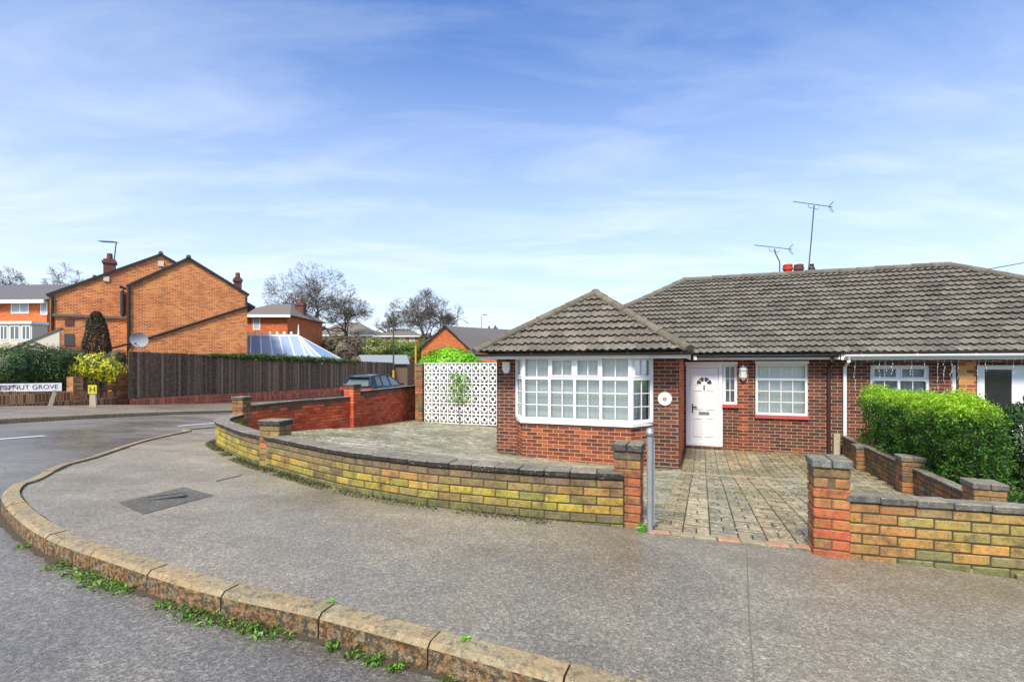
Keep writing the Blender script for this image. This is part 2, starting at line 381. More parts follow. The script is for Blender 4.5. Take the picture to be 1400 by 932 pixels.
# far pavement
fw=[G(0,555),G(172,552)]; fw=[Vector((p.x,p.y)) for p in fw]; fdir=(fw[1]-fw[0]).normalized()
FA=Vector((-14.5,18.8)); FB=Vector((-8.8,45))
fpoly=[tuple(p) for p in offset(FK,.13)[::2]]+[tuple(FB+Vector((0,3))),tuple(FB),tuple(FA),tuple(fw[0]),tuple(fw[0]-fdir*14)]
sheet('far_pavement',fpoly,M['fpave'],1.)
def terr(x,y):
    z=g(x,y)-.22
    return z
sheet('ground',[(-400,-30),(400,-30),(400,420),(-400,420)],M['soil'],8.,0,zf=terr)
# kerbs: individual stones form one kerb
def kerb(name,out,inn,label,mats,stone=.62,depth=.16,z0=0.0):
    m=MB(); n=len(out); acc=0; c=(.45,.42,.36)
    seg=(out[1]-out[0]).length; per=max(2,int(stone/seg)); i=0
    while i<n-1:
        j=min(n-1,i+per); kv=rnd.uniform(.88,1.12); cc=tuple(k*kv for k in lin(150,138,110)[:3])
        dzz=rnd.uniform(-.004,.006); vs=[];fs=[];fs2=[]
        for k in range(i,j+1):
            a=out[k];b=inn[k]; t=(out[min(k+1,n-1)]-out[max(k-1,0)]).normalized(); sh=.005 if k==i else (-.005 if k==j else 0)
            a=a+t*sh; b=b+t*sh; z=g(a.x,a.y)+.012+dzz; nrm=(a-b).normalized()
            vs+=[(b.x,b.y,z-.2),(b.x,b.y,z+.002),(a.x-nrm.x*.018,a.y-nrm.y*.018,z),(a.x+nrm.x*.004,a.y+nrm.y*.004,z-.022),(a.x+nrm.x*.012,a.y+nrm.y*.012,z-.25)]
        w=5
        for k in range(j-i):
            for q in range(4):
                f=(k*w+q,k*w+q+1,(k+1)*w+q+1,(k+1)*w+q)
                (fs2 if q==3 else fs).append(f)
        base=len(m.V)
        m.add(vs,fs,cc,0)
        m.F+= [tuple(base+x for x in f) for f in fs2]; m.C+=[cc]*len(fs2); m.M+=[1]*len(fs2); m.UV+=[None]*len(fs2)
        e=(j-i)*w; m.add([vs[0],vs[1],vs[2],vs[3],vs[4]],[(0,1,2,3,4)],cc,0); m.add([vs[e+q] for q in range(5)],[(0,1,2,3,4)],cc,0)
        i=j
    o=m.build(name,mats); o['kind']='structure'; o['label']=label; return o
kerb('kerb',KOUT,KIN,'lichened concrete kerb curving round the near corner',[M['kerb'],M['kerbface']])
kerb('far_kerb',FK,offset(FK,.13),'thin kerb on the far side of the side road',[M['kerb'],M['kerb']])
def ribbon(name,path,w,dz,mat,label,seed):
    m=MB(); n=len(path); vs=[]
    for i,p in enumerate(path):
        t=(path[min(n-1,i+1)]-path[max(0,i-1)]).normalized(); nv=Vector((-t.y,t.x)); a=w*(.25+.9*abs(noise.noise(Vector((p.x*3+seed,p.y*3,0))))+.5*abs(noise.noise(Vector((p.x*17,p.y*17,seed)))))
        b=p+nv*(a if seed else -a); z=g(p.x,p.y)+dz; vs+=[(p.x,p.y,z),(b.x,b.y,z)]
    m.add(vs,[(2*i,2*i+1,2*i+3,2*i+2) for i in range(n-1)]); o=m.build(name,mat,recalc=False); o['kind']='structure'; o['label']=label
M['dirt']=plain('gutter dirt',lin(70,62,48),.95,var=.4,scale=40)
kk=[i for i,p in enumerate(KOUT) if .5<p.y<14]; fine=resample(KOUT[kk[0]:kk[-1]],.03); fin2=resample(KIN[kk[0]:kk[-1]],.03)
ribbon('gutter_dirt',[p+Vector((0,0)) for p in offset(fine,.012)],.075,-.1,M['dirt'],'dirt and grit collected in the gutter below the kerb',3)
ribbon('kerb_joint_dirt',fin2,.03,.004,M['dirt'],'dark dirt line between kerb and pavement',0)
# road markings
def strip(name,pxs,w,dz,mat,label):
    pts=[G(*p) for p in pxs]; pts=[Vector((p.x,p.y)) for p in pts]; a=offset(pts,w/2); b=offset(pts,-w/2)
    return sheet(name,[tuple(p) for p in a]+[tuple(p) for p in reversed(b)],mat,.5,dz,label)
strip('road_marking',[(-60,597),(-5,592.5),(62,588)],.11,-.099,M['roadpaint'],'white painted dash near the left edge of the road')
strip('road_marking',[(243,576.5),(296,573)],.11,-.099,M['roadpaint'],'white painted dash beside the curved garden wall')
pp=[G(*p) for p in((163,687),(251,666),(292,677),(196,703))]
sheet('asphalt_patch',[(p.x,p.y) for p in pp],M['patch'],.3,.004,'dark rectangular repair patch in the pavement')
c=G(218,681); t=thing('utility_cover','small rusty utility cover set in the dark pavement patch','cover',FR(c.x,c.y,c.z+.002,R(38)))
fx=FR(c.x,c.y,c.z,R(38)); m=MB(); m.box(-.2,.2,-.07,-.055,0,.012).box(-.2,.2,.055,.07,0,.012).box(-.2,-.185,-.055,.055,0,.012).box(.185,.2,-.055,.055,0,.012); m.build('cover_frame',M['darkmetal'],t,fx)
m=MB(); m.box(-.183,.183,-.053,.053,0,.008); m.build('lid',M['patch'],t,fx)
m=MB()
cp=[G(*p) for p in((297,658),(318,652),(332,649.5))]
sheet('trench_line',[(p.x,p.y) for p in (G(295,657),G(331,648.5),G(331,649.8),G(296,658.2))],M['crack'],.3,.003,'thin dark crack in the pavement by the curved wall')
strip('pavement_seam',[(1021,752),(1024,840),(1032,945)],.006,.004,M['seam'],'thin dark seam crossing the pavement near the right pillar')
# ------------------------------------------------------------ garden walls from real bricks
def wallcol(kind,s,tot,k,n,x=None):
    r=rnd.random()
    if kind=='front':
        # k=0 top course ; n courses
        f=s/tot
        yel=[(176,158,62),(184,168,64),(164,150,64),(188,172,72)]; ora=[(196,150,76),(184,140,76),(172,128,78),(200,156,78)]; dk=[(134,110,88),(122,102,80),(142,114,90),(112,98,80)]; grn=[(124,122,80),(112,114,76),(132,132,84)]
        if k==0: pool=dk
        elif k==1: pool=dk+ora[:2] if f<.62 else dk+yel
        elif k>=n-1: pool=grn+dk[:1] if f<.62 else grn+yel[:1]
        else: pool=(ora+yel*2+grn[:2]+dk[:2]) if f<.62 else yel+yel+ora[:1]
        if f>.66 and 0<k: pool=yel*3+[(196,160,64)]+grn[:1]
        if f>.8 and k==0: pool=yel+dk
        if f<.03: pool=[(190,110,66),(176,120,72),(196,138,70),(120,96,74)]
        cc_=rnd.choice(pool); q=noise.noise(Vector((s*1.1,k*.45,3.)))+.35*noise.noise(Vector((s*3.3,k*1.3,8.)))
        tone=(122,106,76) if q<-.22 else ((156,148,74) if q<.02 else ((184,162,72) if q<.3 else (196,144,74)))
        if f>.6: tone=(128,120,72) if q<-.25 else ((168,158,62) if q<.1 else (186,172,64))
        if k==0: tone=(118,100,80) if f<.75 else (140,128,72)
        if k==1 and f<.62: tone=tuple((a_+b_)/2 for a_,b_ in zip(tone,(124,104,80)))
        if k>=n-1: tone=(106,106,70)
        w_=.38; c=tuple(cc_[i]*w_+tone[i]*(1-w_) for i in range(3))
    elif kind=='red':
        pool=[(214,96,58),(200,84,52),(222,112,70),(186,78,52),(206,104,72)]
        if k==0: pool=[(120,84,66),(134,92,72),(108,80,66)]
        elif k==1: pool=pool+[(130,88,68),(120,84,66)]
        c=rnd.choice(pool)
    elif kind=='right':
        pool=[(170,146,90),(152,138,90),(182,156,92),(140,130,92),(190,148,84)]
        if k>=n-1: pool=[(128,128,84),(112,112,78),(140,134,84)]
        if k==0: pool=[(150,116,84),(136,112,88),(166,124,80)]
        cc_=rnd.choice(pool); q=noise.noise(Vector((s*1.2,k*.5,23.)))
        tone=(136,124,86) if q<-.1 else ((166,148,82) if q<.2 else (190,142,76))
        if k>=n-1: tone=(118,118,78)
        if s<.25: tone=(186,120,70)
        c=tuple(cc_[i]*.4+tone[i]*.6 for i in range(3))
    elif kind=='pillarL':
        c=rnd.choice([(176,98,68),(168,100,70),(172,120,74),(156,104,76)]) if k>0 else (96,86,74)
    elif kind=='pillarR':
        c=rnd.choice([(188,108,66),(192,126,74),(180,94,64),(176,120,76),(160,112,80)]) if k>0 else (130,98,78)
    elif kind=='div': c=rnd.choice([(124,98,76),(140,104,76),(108,90,72),(150,116,80),(176,112,72)])
    else: c=rnd.choice([(150,130,80),(136,112,76),(176,104,68),(150,88,62),(160,110,76),(196,120,76),(120,88,70)])
    l=lin(*c)[:3]; v=rnd.uniform(.85,1.12); return tuple(x*v for x in l)
def brickwall(path,ztop,kind,width=.105,bl=.225,bh=.075,cap=True,name='garden_wall',parent=None,capc=(92,88,82),matw='gwall',ncap=.055,side=1,s0=0.,tot=None,under=.1):
    # path: dense 2D points of the OUTER face; ztop(s) -> world z of the wall top; wall lies on side*left of path
    S=[0.]
    for a,b in zip(path,path[1:]): S.append(S[-1]+(b-a).length)
    T=S[-1]
    def at(s):
        s=max(0,min(T-1e-4,s)); import bisect as bs
        i=min(len(path)-2,max(0,bs.bisect_right(S,s)-1)); f=(s-S[i])/(S[i+1]-S[i]); p=path[i]+(path[i+1]-path[i])*f
        i0=max(0,i-2); i1=min(len(path)-1,i+3); t=(path[i1]-path[i0]).normalized(); return p,t
    zmax=max(ztop(s)-g(*at(s)[0]) for s in (0,T*.25,T*.5,T*.75,T)); nc=int(math.ceil((zmax-(ncap if cap else 0))/bh))+1
    m=MB(); TT=tot or T
    for k in range(nc):
        s=0. if k%2==0 else -bl/2
        while s<T-.02:
            a=max(0,s)+.004; b=min(T,s+bl)-.004
            if b-a>.03:
                p,t=at((a+b)/2); zt=ztop((a+b)/2)-(ncap if cap else 0)-k*bh
                if zt>g(p.x,p.y)-.02:
                    nrm=Vector((-t.y,t.x))*side; jit=rnd.uniform(-.003,.003)
                    gr=g(p.x,p.y); nlow=int(round((zt-gr)/bh)); nn=k+max(1,nlow)
                    m.ob(p+nrm*(width/2+jit+.001),t,(b-a)/2,width/2,zt-bh+.005,zt-.005,wallcol(kind,s0+a,TT,k,nn))
            s+=bl
    body=m.build('brickwork',M[matw],parent,bevel=.006)
    # mortar core
    m=MB(); vs=[];fs=[]; N=max(2,int(T/.12)); w0,w1=.008,width-.008
    for i in range(N+1):
        p,t=at(T*i/N); nrm=Vector((-t.y,t.x))*side; zt=ztop(T*i/N)-(ncap if cap else 0)-.003; zb=g(p.x,p.y)-.15
        a=p+nrm*w0;b=p+nrm*w1; vs+=[(a.x,a.y,zb),(a.x,a.y,zt),(b.x,b.y,zt),(b.x,b.y,zb)]
    for i in range(N):
        for q in range(4): fs.append((i*4+q,i*4+(q+1)%4,(i+1)*4+(q+1)%4,(i+1)*4+q))
    fs+=[(0,1,2,3),(N*4+3,N*4+2,N*4+1,N*4)]
    m.add(vs,fs,lin(74,70,54)[:3] if kind!='red' else lin(140,92,68)[:3]); m.build('mortar',M['mortar'],parent)
    if cap:
        m=MB(); s=0
        while s<T-.01:
            e=min(T,s+.225); p,t=at((s+e)/2); nrm=Vector((-t.y,t.x))*side; zt=ztop((s+e)/2); v=rnd.uniform(.8,1.15)
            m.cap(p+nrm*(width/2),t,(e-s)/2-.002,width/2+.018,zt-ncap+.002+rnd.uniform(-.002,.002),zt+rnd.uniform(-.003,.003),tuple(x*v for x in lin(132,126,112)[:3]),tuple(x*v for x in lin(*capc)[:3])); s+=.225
        m.build('coping',M['cap'],parent,bevel=.007)
    return T
def pillar(c,ax,hw,hd,zb,zt,kind,parent,name='pillar',capn=2,hole=False,mat='gwall',capc=(112,110,104)):
    m=MB(); k=0; z=zt-.065; ax=Vector(ax).normalized(); ay=Vector((-ax.y,ax.x)); c=Vector((c[0],c[1])); n=int((z-zb)/.075)+1
    while z>zb-.05:
        # brick rings: alternate split
        for sgn in(-1,1):
            colr=wallcol(kind,0,1,k,n); colr2=wallcol(kind,0,1,k,n)
            yb=hd/2-.002; cc=c+ay*sgn*hd/2
            if k%2==0 or (hole and k==1):
                if hole and k==1 and sgn<0:
                    g1=hw*.42
                    m.ob(cc-ax*(hw-g1),ax,g1-.004,yb,z-.07,z-.004,colr); m.ob(cc+ax*(hw-g1),ax,g1-.004,yb,z-.07,z-.004,colr2)
                else: m.ob(cc,ax,hw,yb,z-.07,z-.004,colr)
            else:
                m.ob(cc-ax*hw/2,ax,hw/2-.004,yb,z-.07,z-.004,colr); m.ob(cc+ax*hw/2,ax,hw/2-.004,yb,z-.07,z-.004,colr2)
        z-=.075;k+=1
    p=m.build(name,M[mat],parent,bevel=.006)
    m=MB(); m.ob(c,ax,hw-.01,hd-.01,zb-.1,zt-.066,lin(96,88,68)[:3]); m.build('mortar',M['mortar'],p)
    m=MB()
    for i in range(capn):
        w=(2*hw+.03)/capn; cv=rnd.uniform(.85,1.15); m.cap(c+ax*(-hw-.015+w*(i+.5)),ax,w/2-.003,hd+.015,zt-.064,zt+rnd.uniform(-.004,.004),tuple(x*cv for x in lin(130,125,110)[:3]),tuple(x*cv for x in lin(*capc)[:3]))
    m.build('pillar_cap',M['cap'],p,bevel=.008); return p
def sub(path,a,b):
    S=0; out=[]
    for p,q in zip(path,path[1:]):
        if a<=S<=b: out.append(p)
        S+=(q-p).length
    return out
def lenat(path,P_):
    best=1e9;S=0;bs=0
    for p,q in zip(path,path[1:]):
        d=(p-P_).length
        if d<best: best=d;bs=S
        S+=(q-p).length
    return bs
WC=list(WLs); tot=sum((b-a).length for a,b in zip(WC,WC[1:]))
sp1=lenat(WC,WL[8]+(WL[9]-WL[8])*.45); sp2=lenat(WC,Vector((-5.35,9.55))); sp3=lenat(WC,Vector((-4.25,12.95)))
Z1=P(365,574,0).z
gp=WC[0]
fwall=thing('garden_wall','low curved front garden wall of mossy yellow and orange brick with dark coping','wall',FR(gp.x,gp.y,g(gp.x,gp.y),0))
def zf1(s):
    f=s/sp2; pts=[(0,-.912),(.28,-.88),(.5,-.885),(.65,-.91),(1,-.93)]
    for (a,za),(b,zb) in zip(pts,pts[1:]):
        if f<=b: return za+(zb-za)*(f-a)/(b-a)
    return -.93
# the path runs right->left, garden is on its right side (side=-1)
pth=sub(WC,.12,sp2)
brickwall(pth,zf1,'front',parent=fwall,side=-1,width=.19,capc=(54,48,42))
gc=L(ud(Vector((gp.x,gp.y,0)))[0]-.115,ud(Vector((gp.x,gp.y,0)))[1]+.11)
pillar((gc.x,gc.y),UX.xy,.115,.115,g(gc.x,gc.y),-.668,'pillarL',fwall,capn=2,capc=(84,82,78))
pc=WC[min(len(WC)-1,int(sp1/.05))]; nn=Vector((.5,.85)).normalized()
pc=pc+nn*.13; tdir=Vector((1,-.25)); pillar((pc.x,pc.y),tdir,.15,.12,g(pc.x,pc.y),-.69,'x',fwall,capn=1,capc=(66,62,56))
rwall=thing('boundary_wall','tall red brick garden wall running back from the corner to the white screen','wall',FR(-4.25,12.95,g(-4.25,12.95),0))
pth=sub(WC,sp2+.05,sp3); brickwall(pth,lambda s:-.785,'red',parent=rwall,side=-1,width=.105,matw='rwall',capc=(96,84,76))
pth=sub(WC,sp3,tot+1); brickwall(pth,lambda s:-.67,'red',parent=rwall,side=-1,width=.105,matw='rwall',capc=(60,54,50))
pillar((-5.3,9.75),(.2,1),.12,.12,g(-5.3,9.7),-.60,'x',rwall,capn=1,capc=(80,76,70))
pillar((-4.17,12.98),(.35,1),.15,.15,g(-4.2,12.9),-.47,'red',rwall,mat='rwall',capn=1,capc=(96,78,66))
pillar((-3.25,17.6),(.3,1),.15,.15,g(-3.3,17.6),-.44,'x',rwall,capn=1,capc=(80,70,62))
# right-hand wall
u0,dd0=ud(Vector((gateR.x,gateR.y,0)))
rw=thing('garden_wall','low yellow and green stained brick wall of the neighbouring house, right of the gateway','wall',FR(gateR.x,gateR.y,gateR.z,-YAW))
a=L(u0+.2,dd0+.02); b=G(1400,787); bu,bd=ud(b); dirr=(Vector((b.x,b.y))-Vector((a.x,a.y))).normalized()
RP=[Vector((a.x,a.y))+dirr*.05*i for i in range(int(6/.05))]
zr0=-(675-HY)/F*a.y; zr1=-(697-HY)/F*b.y
brickwall(RP,lambda s:zr0+(zr1-zr0)*min(1.6,s/((b-a).length)),'right',parent=rw,side=1,width=.105,capc=(104,102,96))
cR=L(u0+.115,dd0+.125); pillar((cR.x,cR.y),UX.xy,.118,.12,gateR.z,-.685,'pillarR',rw,capn=2,hole=True,capc=(122,126,120))
m=MB(); h=L(u0+.115,dd0+.1); m.ob((h.x,h.y),UX.xy,.03,.05,-.685-.065-.15,-.685-.065-.075); m.build('gap',M['ink'],rw)
# dividing wall along d at u=2.85
dv=thing('dividing_wall','low dark brick dividing wall with three piers running beside the green hedge','wall',FR(*L(2.85,9,-1.9),-YAW))
Q=[L(2.85,12.7-.05*i) for i in range(int(6.4/.05))]; Q=[Vector((q.x,q.y)) for q in Q]
brickwall(Q,lambda s:-1.52+s*.012,'div',parent=dv,side=1,width=.105,capc=(86,78,72))
for (d_,zt) in((11.2,-1.5),(8.9,-1.32),(6.86,-1.25)):
    q=L(2.85,d_); pillar((q.x,q.y),UX.xy,.14,.14,g(q.x,q.y),zt,'div',dv,capn=2)
q0=L(2.95,6.4); q1=L(6.5,6.15)
# ------------------------------------------------------------ paving of blocks
def inpoly(p,poly):
    c=False;j=len(poly)-1
    for i in range(len(poly)):
        a,b=poly[i],poly[j]
        if (a[1]>p[1])!=(b[1]>p[1]) and p[0]<(b[0]-a[0])*(p[1]-a[1])/(b[1]-a[1])+a[0]: c=not c
        j=i
    return c
gate_l=L(*ud(gl_)); gate_r=gr_
inner=[tuple(p) for p in offset(WLs,-.14)[::8]]
gpoly=inner+[tuple(L(-8.4,14.05).xy),tuple(L(-5.5,14.05).xy),tuple(L(-4.2,12).xy),tuple(L(-.4,12).xy),tuple(L(-.4,13).xy),tuple(L(2.8,13).xy),tuple(L(2.85,6.2).xy),(gr_.x+.8,gr_.y+.1),(gr_.x,gr_.y),(gl_.x,gl_.y)]
sheet('garden_base',gpoly,M['joint'],.4,-.004,'mossy joints between the paving blocks')
drv=[(gl_.x-.05,gl_.y+.0),(gr_.x+.1,gr_.y),tuple(L(2.75,dd0+.3).xy),tuple(L(2.75,12.95).xy),tuple(L(-.4,12.95).xy),tuple(L(-.42,10).xy),tuple(L(ud(gl_)[0],9.3).xy)]
def block(m,c,ax,hx,hy,col,h=.012):
    x,y=c.x,c.y; sx=(g(x+.1,y)-g(x-.1,y))/.2; sy=(g(x,y+.1)-g(x,y-.1))/.2; z=g(x,y)+rnd.uniform(-.0015,.0025)
    ax=ax.normalized(); ay=Vector((-ax.y,ax.x)); vs=[]
    e=.006
    for (q,zz) in((0,-.02),(0,h-.005),(e,h)):
        for a,b in((-1,-1),(1,-1),(1,1),(-1,1)):
            p=c+ax*a*(hx-q)+ay*b*(hy-q); vs.append((p.x,p.y,z+zz+(p.x-x)*sx+(p.y-y)*sy))
    fs=[(8,9,10,11)]
    for k in(0,4):
        for i in range(4): fs.append((k+i,k+(i+1)%4,k+4+(i+1)%4,k+4+i))
    m.add(vs,fs,col)
m=MB(); ang=R(45)-YAW; e1=Vector((math.cos(ang),math.sin(ang))); e2=Vector((-e1.y,e1.x)); org=Vector((-1,9)); s_=.1
drvp=drv
for i in range(-110,110):
    for j in range(-110,110):
        k=(i-j)%4
        if k==0: c=org+e1*(i+1)*s_+e2*(j+.5)*s_; ax=e1
        elif k==3: c=org+e1*(i+.5)*s_+e2*(j+1)*s_; ax=e2
        else: continue
        if not(-6<c.x<4.2 and 3.5<c.y<17.5): continue
        if not inpoly(c,gpoly) or inpoly(c,drvp): continue
        u_,d_=c.x*UX.x+c.y*UX.y,c.x*DX.x+c.y*DX.y
        if -4.15<u_<-.4 and d_>9.75: continue
        colr=rnd.choice([(174,168,146),(162,156,134),(168,162,132),(184,176,156),(150,146,124)]); block(m,c,ax,.095,.045,(lambda v:tuple(x*v for x in lin(*colr)[:3]))(rnd.uniform(.66,1.3)))
o=m.build('garden_paving',M['block'],recalc=False); o['kind']='structure'; o['label']='grey herringbone block paving of the front garden'
m=MB(); a2=Vector((UX.x,UX.y)); b2=Vector((DX.x,DX.y))
ci=0; u_=ud(gl_)[0]-.1
while u_<2.8:
    band=[(168,152,120),(160,144,112),(172,158,128),(150,144,120),(158,148,122)][ci%5]
    d_=3.; cj=0
    while d_<13:
        for hb in(-1,1):
            if (ci+cj)%2: c=a2*(u_+hb*.0535)+b2*d_; hx_,hy_=.048,.1005
            else: c=a2*u_+b2*(d_+hb*.0525); hx_,hy_=.102,.047
            if inpoly(c,drvp): v=rnd.uniform(.6,1.3); block(m,c,a2,hx_,hy_,tuple(x*v for x in lin(*band)[:3]))
        d_+=.21; cj+=1
    u_+=.214; ci+=1
o=m.build('driveway',M['block'],recalc=False); o['kind']='structure'; o['label']='worn brown block paved driveway behind the gateway'
# edging setts across gateway
m=MB(); a=Vector((gl_.x-.04,gl_.y)); b=Vector((gr_.x+.05,gr_.y)); n=7; dr=(b-a)/n
for i in range(n):
    c=a+dr*(i+.5); zz=g(c.x,c.y); m.ob(c+Vector((dr.y,-dr.x)).normalized()*-.03,dr,dr.length/2-.006,.045,zz-.05,zz+.016,tuple(lin(*((170,132,110) if i in(0,3,6,5) else (150,142,122)))[:3]))
o=m.build('gateway_edging',M['edge'],bevel=.006); o['kind']='structure'; o['label']='row of pinkish edging blocks across the gateway'
# drain channel
m=MB(); a=G(905,645); b=G(1222,668); a=Vector((a.x,a.y)); b=Vector((b.x,b.y)); n=90
for i in range(n):
    c=a+(b-a)*(i+.5)/n; z=g(c.x,c.y); m.ob(c,(b-a),(b-a).length/n/2-.006,.022,z-.01,z+.021)
o=tag(m.build('drain_channel',M['concrete']),'thin pale slotted drain channel crossing the driveway','drain channel')
# pole at gate
c=G(888.5,727); t=thing('gate_post','round galvanised steel gate post beside the left brick pillar','post',FR(c.x,c.y,c.z,0))
ztp=-(584-HY)/F*c.y; m=MB(); m.tube([(c.x,c.y,c.z-.1),(c.x,c.y,ztp-.05)],.024,14); m.build('post_tube',M['galv'],t,smooth=False)
m=MB(); m.tube([(c.x,c.y,ztp-.07),(c.x,c.y,ztp-.025)],.031,14); m.sphere((c.x,c.y,ztp-.028),.031,14,8,(1,1,.8)); m.build('post_cap',M['galv'],t,smooth=True)
m=MB(); m.ob((c.x+.036,c.y+.03),UX.xy,.012,.004,c.z+.05,ztp-.1); m.build('side_plate',M['galv'],t)
# ------------------------------------------------------------ tiled roofs
def tiles(name,E,A,S,W,Ls,planes,parent,mat,course=.33,pitch=.15,tw=.3,cbase=(116,112,104),seed=1,th=.05,M_=HF):
    rr=random.Random(seed); bm=bmesh.new(); cl=bm.loops.layers.float_color.new('Col'); N=A.cross(S).normalized()
    if N.z<0:N=-N
    n=int(W/pitch*6); xs=[W*i/n for i in range(n+1)]
    def wv(a):
        f=(a/pitch)%1; return .03*(max(0,math.cos(2*math.pi*f))**.7)
    nc=int(math.ceil(Ls/course))
    for i in range(nc):
        jit={}; sag=rr.uniform(-.003,.003); r0=[];r1=[];r2=[]
        for a in xs:
            tl=int((a+(i%2)*tw/2)/tw+1e-6)
            if tl not in jit: jit[tl]=(rr.uniform(-.006,.007),rr.uniform(.68,1.25),rr.uniform(-.012,.012))
            j=jit[tl]; s0=i*course+j[2]
            r0.append(bm.verts.new((a,s0+.012,-.012))); r1.append(bm.verts.new((a,s0-.004,th+wv(a)+j[0]+sag))); r2.append(bm.verts.new((a,(i+1)*course+.02,.002+wv(a)*.9)))
        for k in range(n):
            tl=int(((xs[k]+xs[k+1])/2+(i%2)*tw/2)/tw+1e-6); v=jit.get(tl,(0,1,0))[1]
            for q,(ra,rb) in enumerate(((r0,r1),(r1,r2))):
                f=bm.faces.new((ra[k],ra[k+1],rb[k+1],rb[k])); f.smooth=False
                c=tuple(x*v*(.16 if q==0 else 1) for x in lin(*cbase)[:3])+(1,)  # riser faces coloured far darker, painting shade lines under the tile courses
                for l in f.loops:l[cl]=c
    for co,no in planes:
        bmesh.ops.bisect_plane(bm,geom=list(bm.verts)+list(bm.edges)+list(bm.faces),plane_co=(co[0],co[1],0),plane_no=(no[0],no[1],0),clear_outer=True)
    for v in bm.verts:
        a,s,h=v.co; v.co=E+A*a+S*s+N*h
    bmesh.ops.recalc_face_normals(bm,faces=bm.faces)
    me=bpy.data.meshes.new(name); bm.to_mesh(me); bm.free(); me.materials.append(mat)
    o=bpy.data.objects.new(name,me); COL.objects.link(o); me.transform(WM[parent].inverted()@M_); o.parent=parent; WM[o]=WM[parent]; return o
def ridge(m,p0,p1,r=.11,seg=.42,col=(106,101,90)):
    p0=Vector(p0);p1=Vector(p1); n=max(1,int(round((p1-p0).length/seg))); t=(p1-p0).normalized(); e=t.cross(Vector((0,0,1))).normalized(); f=e.cross(t)
    for i in range(n):
        a=p0+(p1-p0)*(i/n)-t*.02; b=p0+(p1-p0)*((i+1)/n); v=rnd.uniform(.8,1.2); vs=[];fs=[]
        dz=Vector((0,0,rnd.uniform(-.006,.008)))
        for (p,rr) in((a,r*1.08),(b,r*.96)):
            for k in range(9):
                w=math.pi*(k/8*1.16-.08); vs.append(p+dz+e*math.cos(w)*rr+f*math.sin(w)*rr*.85-f*.03)
        for k in range(8): fs.append((k,k+1,k+10,k+9))
        fs+=[tuple(range(9)),tuple(range(17,8,-1))]; m.add(vs,fs,tuple(x*v for x in lin(*col)[:3]))
# ------------------------------------------------------------ bungalow pair (one building: two semi-detached halves)
EZ=.27; DW=12.92; DE=12.5; DR=16.5; RZ=.16*DR; ULs,ULe=-4.54,10.17
H1=thing('bungalow','brown brick semi-detached bungalow pair with grey tiled hipped roof, white door and bay window','house',HF@Matrix.Translation((0,DW,-2.0)))
def wallgrid(u0,u1,z0,z1,ops,d,th,name,mat,M_=HF,parent=H1,axis='u'):
    us=sorted({u0,u1}|{o[i] for o in ops for i in(0,1)}); zs=sorted({z0,z1}|{o[i] for o in ops for i in(2,3)}); m=MB()
    us=[u for u in us if u0<=u<=u1]; zs=[z for z in zs if z0<=z<=z1]
    for a,b in zip(us,us[1:]):
        run=None
        for c,e in zip(zs,zs[1:]):
            if any(o[0]<=(a+b)/2<=o[1] and o[2]<=(c+e)/2<=o[3] for o in ops): continue
            if axis=='u': m.box(a,b,d,d+th,c,e)
            else: m.box(d,d+th,a,b,c,e)
    return m.build(name,mat,parent,M_)
def uat(px,d):   # u coordinate in frame at plane d seen at pixel px
    k=(px-CX)/F; Y=d/(k*DX.x+DX.y); return k*Y*UX.x+Y*UX.y
def zat(px,py,d):
    k=(px-CX)/F; Y=d/(k*DX.x+DX.y); return (HY-py)/F*Y
dS,dE_=uat(938,DW),uat(988,DW); sl=uat(1008,DW)
zd0=zat(960,609,DW); zd1=zat(960,498,DW)
w0,w1=uat(1033,DW),uat(1105,DW); wz0,wz1=zat(1069,568,DW),zat(1069,497,DW)
n0,n1=uat(1190,DW),uat(1272,DW); nz1=zat(1231,499,DW); nz0=nz1-1.2
q0_,q1_=uat(1302,DW),uat(1309,DW); r0_,r1_=uat(1336,DW),7.2
slz=zat(998,553,DW)
ops=[(dS,dE_,zd0,zd1),(dE_,sl,slz,zd1),(w0,w1,wz0,wz1),(n0,n1,nz0,nz1),(q0_,q1_,-2.4,nz1),(r0_,r1_,-1.95,nz1)]
wallgrid(-4.3,9.9,-2.6,EZ-.06,ops,DW,.24,'front_wall',M['bhouse'])
m=MB(); m.box(-4.3,-4.06,DW+.24,20,-2.6,EZ-.06).box(9.66,9.9,DW+.24,20,-2.6,EZ-.06).box(-4.06,9.66,19.8,20.04,-2.6,EZ-.06); m.build('side_walls',M['bhouse'],H1,HF)
m=MB(); m.box(-4,9.6,DW+1.2,DW+1.25,-2.6,.2).box(-4,9.6,DW+.25,19.7,.14,.2).box(-4,9.6,DW+.25,19.7,-2.1,-2.05); m.build('interior',M['darkroom'],H1,HF)
# pilaster by the door
m=MB(); m.box(uat(1009.5,DW-.05),uat(1023,DW-.05),DW-.06,DW-.002,-2.5,EZ-.1); m.build('pilaster',M['bbay'],H1,HF)
# projection
PD=10.12; uR=-.42; uL=-4.23
bw0=uat(705,PD); bw1=uat(893.5,PD); BD=9.68
bz0=zat(780,578,BD); bz1=EZ-.07
wallgrid(uL,uR-.001,-2.7,EZ-.06,[(bw0,bw1,bz0,EZ)],PD,.24,'bay_room_wall',M['bhouse'])
m=MB(); m.box(uR-.24,uR,PD+.24,DW,-2.7,EZ-.06); m.build('return_wall',M['bside'],H1,HF)
m=MB(); m.box(uL,uL+.24,PD+.24,DW,-2.7,EZ-.06); m.build('garden_side_wall',M['bhouse'],H1,HF)
